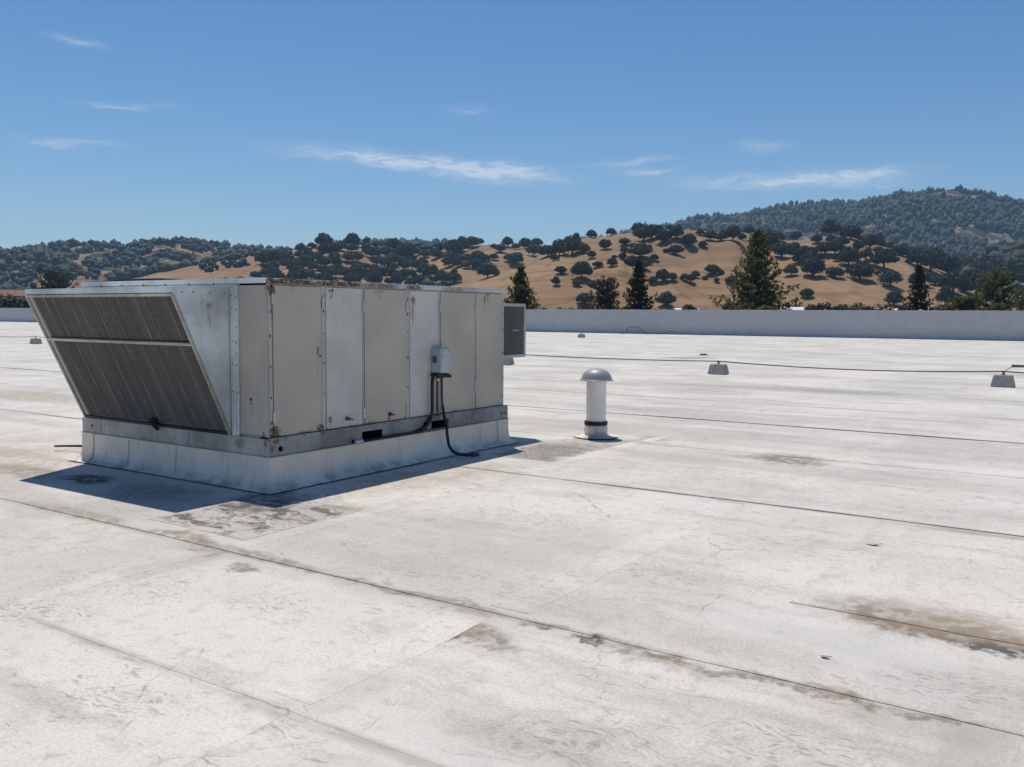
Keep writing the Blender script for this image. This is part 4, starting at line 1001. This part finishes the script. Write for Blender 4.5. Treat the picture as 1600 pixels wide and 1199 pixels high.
# distant woods: far ridges and the mountain, trees that merge into one mass
def wood(name, label, region, count, size, seed, thresh, conical, patch=70):
    rng = np.random.RandomState(seed)
    r0, r1, a0, a1 = region
    n = count*4
    rr = np.sqrt(rng.uniform(r0**2, r1**2, n)); aa = np.radians(rng.uniform(a0, a1, n))
    x, y = rr*np.cos(aa), rr*np.sin(aa); z = terrain_height(x, y)
    dens = fbm(x/patch, y/patch, seed, 5)*1.3+rng.uniform(-.06, .06, n)
    crest = np.zeros(n)
    ok = (dens > thresh) & (z > GROUND_Z+6)
    ok = np.nonzero(ok)[0][:count]
    x, y, z = x[ok], y[ok], z[ok]; k = len(ok)
    bm = bmesh.new(); bmesh.ops.create_icosphere(bm, subdivisions=1, radius=1.0); bm.verts.ensure_lookup_table()
    iv = np.array([v.co for v in bm.verts]); fi = np.array([[v.index for v in f.verts] for f in bm.faces]); bm.free()
    s = size*np.clip(np.exp(rng.normal(-.08, .32, k)), .5, 1.55)
    hh = s*(rng.uniform(.75, 1.15, k) if not conical else rng.uniform(.75, 1.35, k))
    jit = 1+rng.uniform(-.36, .36, (k, len(iv), 1))
    V = iv[None]*jit
    if conical:
        taper = np.clip(1.0-(iv[:, 2]+1)*.5*.42, .2, 1)[None, :, None]
        V[:, :, :2] *= taper
    V[:, :, 0] *= s[:, None]*.5; V[:, :, 1] *= s[:, None]*.5; V[:, :, 2] *= hh[:, None]*.5
    V[:, :, 0] += x[:, None]; V[:, :, 1] += y[:, None]; V[:, :, 2] += (z+hh*.42)[:, None]
    F = (fi[None]+(np.arange(k)*len(iv))[:, None, None]).reshape(-1, 3)
    V = V.reshape(-1, 3)
    me = bpy.data.meshes.new(name)
    me.vertices.add(len(V)); me.vertices.foreach_set('co', V.ravel().astype(np.float32))
    me.loops.add(F.size); me.loops.foreach_set('vertex_index', F.ravel().astype(np.int32))
    me.polygons.add(len(F)); me.polygons.foreach_set('loop_start', np.arange(0, F.size, 3, dtype=np.int32))
    me.update(calc_edges=True); me.materials.append(MAT_WOOD)
    o = bpy.data.objects.new(name, me); C.objects.link(o)
    return tag(o, label, 'woodland', kind='stuff')
wood('mountain_forest', 'dense dark forest covering the tall mountain on the right', (1450, 2700, -6, 34), 10500, 11.5, 31, -.13, True, 110)
wood('ridge_woodland', 'dark scrub oak woodland on the far left ridge', (980, 1620, 40, 78), 5200, 8.0, 32, .005, False, 30)
wood('far_ridge_woodland', 'hazy wooded ridge far behind the middle of the skyline', (1900, 2350, 34, 47), 1200, 13, 33, -.12, False)
wood('middle_ridge_woodland', 'dark oak scrub thickets on the middle ridge', (620, 1040, 37, 53), 260, 6.0, 34, .10, False, 45)
wood('spur_woodland', 'dark woodland on the low spur at the right', (780, 1300, -8, 13.5), 1500, 10, 35, -.04, False)

def conifer(name, label, x, y, top, width, seed, mat, shape='pine', droop=.0, start=.25, whorls=17, per=9):
    """tapered trunk with whorls of limbs, each limb carrying needle clumps"""
    random.seed(seed)
    z0 = GROUND_Z; H = top-z0
    t = thing(name, label, 'conifer' if shape != 'round' else 'tree', (x, y, z0))
    O = (x, y, z0)
    lean = random.uniform(-.15, .15)
    tr = MB().tube([(x, y, z0-.2), (x+lean*.3, y, z0+H*.4), (x+lean, y, z0+H*.8), (x+lean, y, z0+H*.97)], [H*.020, H*.014, H*.006, .02], 9)
    cr = MB()
    for k in range(whorls):
        s = start+(1-start)*((k+.3)/whorls)
        rel = (s-start)/(1-start)
        if shape == 'pine': env = (1-rel)**1.0*(.88+.20*math.sin(k*2.3))+.025
        elif shape == 'narrow': env = (1-rel)**1.0*(.90+.16*math.sin(k*1.9))+.03
        else: env = math.sqrt(max(0.02, 1-(2*rel-.9)**2/1.25))*(.85+.2*math.sin(k*2.1))
        for j in range(per):
            a = 2*math.pi*(j+random.random()*.8)/per+k*.7
            Lb = width/2*env*random.uniform(.62, 1.12)
            if random.random() < .10: Lb *= .45
            d = Vector((math.cos(a), math.sin(a), 0)); zb = z0+H*s+random.uniform(-.3, .3)*H/whorls
            up = (.18 if shape == 'pine' else .05) - droop + rel*.45
            p0 = Vector((x+lean*s, y, zb)); p1 = p0+d*Lb*.55+Vector((0, 0, Lb*(up-.05)*.5)); p2 = p0+d*Lb+Vector((0, 0, Lb*(up+.12)))
            tr.tube([p0, p1, p2], [.05*(1.2-rel)+.01, .03, .012], 4, False)
            nc = max(5, int(Lb*7.0))
            for c in range(nc):
                q = .22+.78*(c+random.random())/nc
                p = p0.lerp(p1, q/.55) if q < .55 else p1.lerp(p2, (q-.55)/.45)
                p = p+Vector((random.gauss(0, .13), random.gauss(0, .13), random.gauss(.03, .11)))*(.5+Lb*.22)
                for e in range(5):
                    dd = (d*.6+rand_dir()+Vector((0, 0, .35))).normalized(); sd_ = dd.cross(rand_dir()).normalized()
                    ln = random.uniform(.22, .48)*(.75+.12*H/10); wd = ln*.24
                    cr.add([p-sd_*wd*.5, p+dd*ln*.55-sd_*wd, p+dd*ln, p+dd*ln*.5+sd_*wd], [(0, 1, 2, 3)])
    tr.build('trunk', MAT_BARK, t, O, True)
    cr.build('crown', mat, t, O)
    return t
conifer('pine_tree', 'tall broad pine rising above the parapet, largest of the conifers', 95.2, 31.9, 10.8, 12.6, 41, MAT_PINE, 'pine', .02, .30, 22, 9)
conifer('fir_tree', 'dark narrow conifer above the parapet towards the right edge', 138.3, 22.9, 9.0, 9.2, 42, MAT_FIR, 'narrow', .06, .25, 20, 9)
conifer('fir_tree', 'pointed dark conifer, right one of the pair above the parapet', 108.1, 52.0, 8.9, 9.0, 43, MAT_FIR, 'narrow', .04, .25, 20, 11)
conifer('pine_tree', 'shorter bushy dark tree, left one of the pair above the parapet', 104.4, 54.9, 6.0, 5.6, 44, MAT_FIR, 'round', 0, .30, 14, 11)
conifer('pine_tree', 'open-branched pine just right of the unit cabinet', 92.0, 60.2, 7.4, 9.8, 45, MAT_PINE, 'pine', .0, .30, 18, 11)
conifer('pine_tree', 'dark pine top showing behind the intake hood', 85.5, 152.6, 8.4, 8.6, 46, MAT_FIR, 'round', -.1, .35, 12, 9)
conifer('pine_tree', 'rounded olive-green pine at the right edge above shrubs', 119.5, 11.2, 7.2, 6.6, 47, MAT_PINE, 'round', 0, .38, 12, 10)

def shrub(x, y, top, w, label, seed, mat=MAT_SHRUB, cards=900, name='shrub', size=.16, group=None):
    random.seed(seed)
    z0 = GROUND_Z; H = top-z0
    t = thing(name, label, 'shrub' if name == 'shrub' else 'tree', (x, y, z0), group); O = (x, y, z0)
    MB().tube([(x, y, z0-.1), (x+.1, y, z0+H*.5), (x, y, z0+H*.8)], [.16, .10, .05], 6).build('trunk', MAT_BARK, t, O, True)
    cr = MB()
    n = 9
    for k in range(n):
        a = random.uniform(0, 6.28); q = random.random()**.6*w*.36; rr = w*random.uniform(.16, .25)
        leaf_cards(cr, (x+q*math.cos(a), y+q*math.sin(a), top-rr*random.uniform(.8, 1.5)-random.random()*H*.10), (rr, rr, rr*.9), cards//n, size)
        leaf_cards(cr, (x+q*math.cos(a), y+q*math.sin(a), z0+H*random.uniform(.35, .72)), (rr*1.2, rr*1.2, H*.22), cards//n, size)
    cr.build('crown', mat, t, O)
    return t
SHRUBS = [  # x, y, top, width, label
    (88.6, 31.6, 3.3, 4.0, 'bright green shrub under the left half of the tall pine'), (88.3, 28.4, 3.1, 3.0, 'bright green shrub under the right half of the tall pine'),
    (112.5, 13.6, 4.7, 4.2, 'olive shrub left of the rounded pine at the right edge'), (111.0, 10.2, 3.7, 4.6, 'olive shrub under the rounded pine at the right edge'), (110.5, 6.8, 5.0, 4.6, 'tall olive shrub cut by the right edge of the picture'), (112.0, 15.8, 3.2, 2.6, 'small olive shrub at the left end of the right-edge shrubs')]
for i, (x, y, tp, w, lab) in enumerate(SHRUBS): shrub(x, y, tp, w, lab, 60+i)
random.seed(8)
for i, (az_, r_, tp, w) in enumerate([(33.0, 190, 3.3, 5), (31.6, 200, 3.7, 5), (30.4, 195, 3.6, 6), (29.3, 205, 3.5, 5), (28.2, 198, 3.1, 4), (23.9, 180, 3.4, 5), (22.6, 185, 3.9, 4), (21.4, 180, 3.3, 4), (19.9, 170, 3.6, 4), (14.9, 190, 4.6, 6), (14.1, 200, 4.1, 5),
                                      (13.1, 190, 4.4, 5), (12.2, 195, 4.9, 6), (11.3, 185, 4.0, 5), (10.1, 190, 4.2, 6), (8.4, 190, 4.4, 5), (7.4, 185, 3.9, 5), (16.4, 210, 5.0, 5)]):
    x, y = r_*math.cos(R(az_)), r_*math.sin(R(az_))
    shrub(x, y, tp+random.uniform(-.3, .3), w, ('low bush above the parapet left of the conifer pair' if az_ > 26 else 'low bush above the parapet between the conifer pair and the tall pine' if az_ > 19 else 'low bush above the parapet between the tall pine and the dark narrow conifer' if az_ > 9.5 else 'low bush above the parapet between the dark narrow conifer and the olive shrubs'), 80+i, random.choice([MAT_OAK, MAT_SHRUB, MAT_OAK]), 500, 'shrub', .26, 'bushes in the row above the parapet')
for i, (az_, r_, tp, w, lab) in enumerate([(62.6, 178, 5.0, 8, 'dark round tree at the far left above the parapet'), (61.4, 182, 4.6, 7, 'dark round tree just left of the intake hood')]):
    shrub(r_*math.cos(R(az_)), r_*math.sin(R(az_)), tp, w, lab, 120+i, MAT_OAK, 900, 'round_tree', .3)

# ------------------------------------------------------------------ low buildings beyond the parapet
MAT_WHITEWALL = plain('stucco', (.62, .60, .56), .8, .2, .1, .8)
MAT_WHITEROOF = plain('white_metal_roof', (.66, .68, .70), .5, .3, .08, .5)
MAT_TILEROOF = plain('brown_shingle_roof', (.20, .115, .085), .85, .15, .25, 1.5)
MAT_PANE = plain('dark_window', (.03, .035, .04), .15, .5, .1, 1)
def house(az_, r_, w, d, eave, ridge, label, roofmat, rot=0.0):
    x, y = r_*math.cos(R(az_)), r_*math.sin(R(az_)); z0 = GROUND_Z
    t = thing('low_building', label, 'building', (x, y, z0)); t.rotation_euler = (0, 0, R(az_)+rot)
    MB().box(-d/2, d/2, -w/2, w/2, 0, eave-z0).build('wall', MAT_WHITEWALL, t)
    e, r = eave-z0+.01, ridge-z0
    MB().add([(-d/2-.5, -w/2-.5, e), (d/2+.5, -w/2-.5, e), (d/2+.5, w/2+.5, e), (-d/2-.5, w/2+.5, e), (0, -w/2-.5, r), (0, w/2+.5, r)], [(0, 3, 5, 4), (1, 4, 5, 2), (0, 4, 1), (2, 5, 3), (0, 1, 2, 3)]).build('roof', roofmat, t)
    for k in range(3):
        yy = -w*.3+w*.3*k
        wd = MB().box(-d/2-.05, -d/2+.02, yy-.7, yy+.7, e-2.2, e-.7).build('window', MAT_WHITEWALL, t)
        MB().box(-d/2-.06, -d/2-.051, yy-.6, yy+.6, e-2.1, e-.8).build('pane', MAT_PANE, wd)
    return t
house(16.95, 185, 7.0, 10, 2.6, 3.5, 'white metal-roofed building showing above the parapet right of the tall pine', MAT_WHITEROOF)
house(21.6, 230, 9.0, 10, 3.0, 4.2, 'brown-roofed house left of the tall pine', MAT_TILEROOF)
house(22.9, 215, 6.0, 9, 2.7, 3.4, 'white-roofed building left of the brown-roofed house', MAT_WHITEROOF)
house(63.6, 190, 9.0, 9, 4.4, 5.6, 'brown-roofed house at the far left edge', MAT_TILEROOF)
house(62.1, 200, 7.0, 9, 3.6, 4.7, 'pale-roofed building by the far left trees', MAT_WHITEROOF)
house(9.3, 200, 8.0, 9, 2.6, 3.4, 'pale-roofed building right of the dark narrow conifer', MAT_WHITEROOF)

# ------------------------------------------------------------------ haze in the air
hz = bpy.data.materials.new('haze'); hz.use_nodes = True
ht = hz.node_tree
for n in list(ht.nodes): ht.nodes.remove(n)
ho = ht.nodes.new('ShaderNodeOutputMaterial'); hv = ht.nodes.new('ShaderNodeVolumePrincipled')
hv.inputs['Color'].default_value = (.40, .67, 1.0, 1); hv.inputs['Density'].default_value = HAZE_DENSITY; hv.inputs['Anisotropy'].default_value = .2
ht.links.new(hv.outputs[0], ho.inputs['Volume'])
tag(MB().box(-6100, 6100, -6100, 6100, -9.2, 390).build('haze', hz), kind='stuff')
